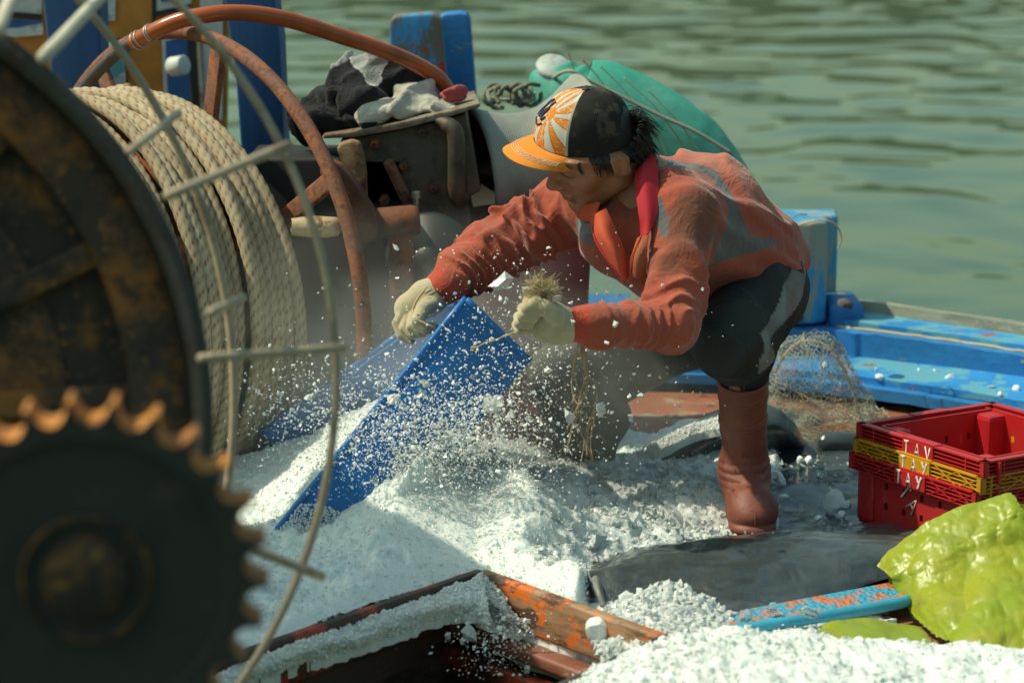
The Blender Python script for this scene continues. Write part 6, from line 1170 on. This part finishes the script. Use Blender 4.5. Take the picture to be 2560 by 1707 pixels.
for i, q in enumerate(rk):
    v, f = tube([Y(a, b, 1.85-(.17 if i == 0 and a > 1400 else .06 if i == 0 else .16)) for a, b in q], .0055 if i == 0 else .0020, 70, 8); mesh_obj('lashing', v, f, M('lashing_rope', (.30, .31, .24), .85).m if i == 0 else M_NET, gbag)
rt_ = thing('mooring_rope', 'tangle of grey green mooring rope beside the blue posts', 'rope', Y(1260, 280, 1.7))
rg2 = random.Random(4)
for i in range(7):
    cx, cy = 1225+i*16, 240+rg2.uniform(-8, 12); pts = [Y(cx+26*math.cos(a)*rg2.uniform(.7, 1.3)+8*j*.3, cy+24*math.sin(a)*rg2.uniform(.7, 1.2), 1.7+rg2.uniform(-.03, .03)) for j, a in enumerate(np.linspace(0, 5.5, 7)+i)]
    v, f = tube(pts, .0065, 50, 8); mesh_obj('coil', v, f, M('mooring_rope_grey', (.20, .21, .16), .9).m if i % 2 else M_ROPEDK if 'M_ROPEDK' in globals() else M('mooring_rope_dark', (.13, .14, .10), .9).m, rt_)
fm_ = thing('face_mask', 'pale teal face mask hanging by a string against the wheelhouse', 'mask', Y(278, 180, 2.4)); M_MASK = M('mask_teal', (.12, .34, .36), .8).m
clsheet('cloth', [[(262, 104, 2.42), (285, 104, 2.40), (300, 118, 2.42)], [(248, 145, 2.42), (275, 145, 2.38), (308, 150, 2.42)], [(258, 188, 2.42), (280, 195, 2.39), (310, 180, 2.42)]], M_MASK, .004, parent=fm_, amp=.006, sc=16)
clsheet('cloth', [[(262, 198, 2.42), (285, 192, 2.40), (312, 190, 2.42)], [(262, 225, 2.42), (285, 232, 2.40), (308, 205, 2.42)]], M('mask_white', (.4, .46, .43), .8).m, .004, parent=fm_, amp=.004)
v, f = tube([Y(242, 24, 2.42), Y(250, 60, 2.42), Y(262, 104, 2.42)], .0016, 14, 5); mesh_obj('string', v, f, M('mask_string', (.5, .5, .42), .8).m, fm_)
v, f = lathe(Y(428, 168, 2.3), V(.75, -.5, .15), [(0, .001), (0, .028), (.004, .031), (.055, .031), (.058, .027), (.058, .001)], 28); o = center(mesh_obj('float', v, f, M_WHITE)); tag(o, 'small white cylindrical float in front of the wheelhouse', 'float')

# ================================================================== ICE MIST
def mist(name, c, r_, dens, label, seed):
    bm = bmesh.new(); bmesh.ops.create_icosphere(bm, subdivisions=3, radius=1); v, f = bmout(bm); m = bpy.data.materials.new(name); m.use_nodes = True; t = m.node_tree; t.nodes.clear()
    o_ = t.nodes.new('ShaderNodeOutputMaterial'); pv = t.nodes.new('ShaderNodeVolumePrincipled'); pv.inputs['Color'].default_value = (.92, .95, .90, 1); pv.inputs['Anisotropy'].default_value = .25
    tc_ = t.nodes.new('ShaderNodeTexCoord'); ln = t.nodes.new('ShaderNodeVectorMath'); ln.operation = 'LENGTH'; t.links.new(tc_.outputs['Object'], ln.inputs[0])
    mr = t.nodes.new('ShaderNodeMapRange'); mr.inputs[1].default_value = 1; mr.inputs[2].default_value = .15; t.links.new(ln.outputs['Value'], mr.inputs[0])
    nz = t.nodes.new('ShaderNodeTexNoise'); nz.inputs['Scale'].default_value = 2.2; nz.inputs['Detail'].default_value = 3; t.links.new(tc_.outputs['Object'], nz.inputs['Vector'])
    m2 = t.nodes.new('ShaderNodeMapRange'); m2.inputs[1].default_value = .35; m2.inputs[2].default_value = .7; m2.inputs[4].default_value = dens; t.links.new(nz.outputs[0], m2.inputs[0])
    mu = t.nodes.new('ShaderNodeMath'); mu.operation = 'MULTIPLY'; t.links.new(mr.outputs[0], mu.inputs[0]); t.links.new(m2.outputs[0], mu.inputs[1]); t.links.new(mu.outputs[0], pv.inputs['Density']); t.links.new(pv.outputs[0], o_.inputs['Volume'])
    o = mesh_obj(name, v, f, m); o.location = Vector(np.asarray(c).tolist()); o.scale = r_; tag(o, label, 'mist', kind='stuff')
mist('ice_mist', Y(1000, 900, .40), (.75, .34, .40), 3.6, 'thin cold mist drifting off the spilling ice around the tub', 1)
mist('ice_mist', Y(760, 960, .45), (.42, .22, .30), 5.0, 'thin mist rising in front of the foot of the rope drum', 3)
mist('ice_mist', Y(1500, 960, .12), (.36, .24, .26), 1.9, 'thin mist in front of the kneeling leg', 2)

# ================================================================== SHADE BLOCKER, added out of view and cut to shadow the heap's near end
shadow_outline = [(200, 1330), (560, 1285), (720, 1262), (850, 1250), (930, 1290), (1010, 1340), (1120, 1362), (1190, 1385), (1222, 1415), (1200, 1500), (900, 1680), (200, 1850)]  # outline of the wanted shadow on the ice, projected back along the sun
sd3 = np.array(SUN_DIR[:]); pts = [G(a, b, .06) for a, b in shadow_outline]; pts = [p+sd3*((1.45-p[2])/sd3[2]) for p in pts]
v, f = prism(pts, V(0, 0, .01), .002); mesh_obj('shade_blocker', v, f, M('shade_blocker_canvas', (.10, .16, .18), .8).m, boat)
v, f = bar(pts[0]+V(-.1, .2, .0), V(pts[0][0]-.1, pts[0][1]+.2, -.03), .05, .05, V(0, 1, 0)); mesh_obj('shade_blocker_pole', v, f, M_GBOX, boat)  # added pole under the unseen shade sheet
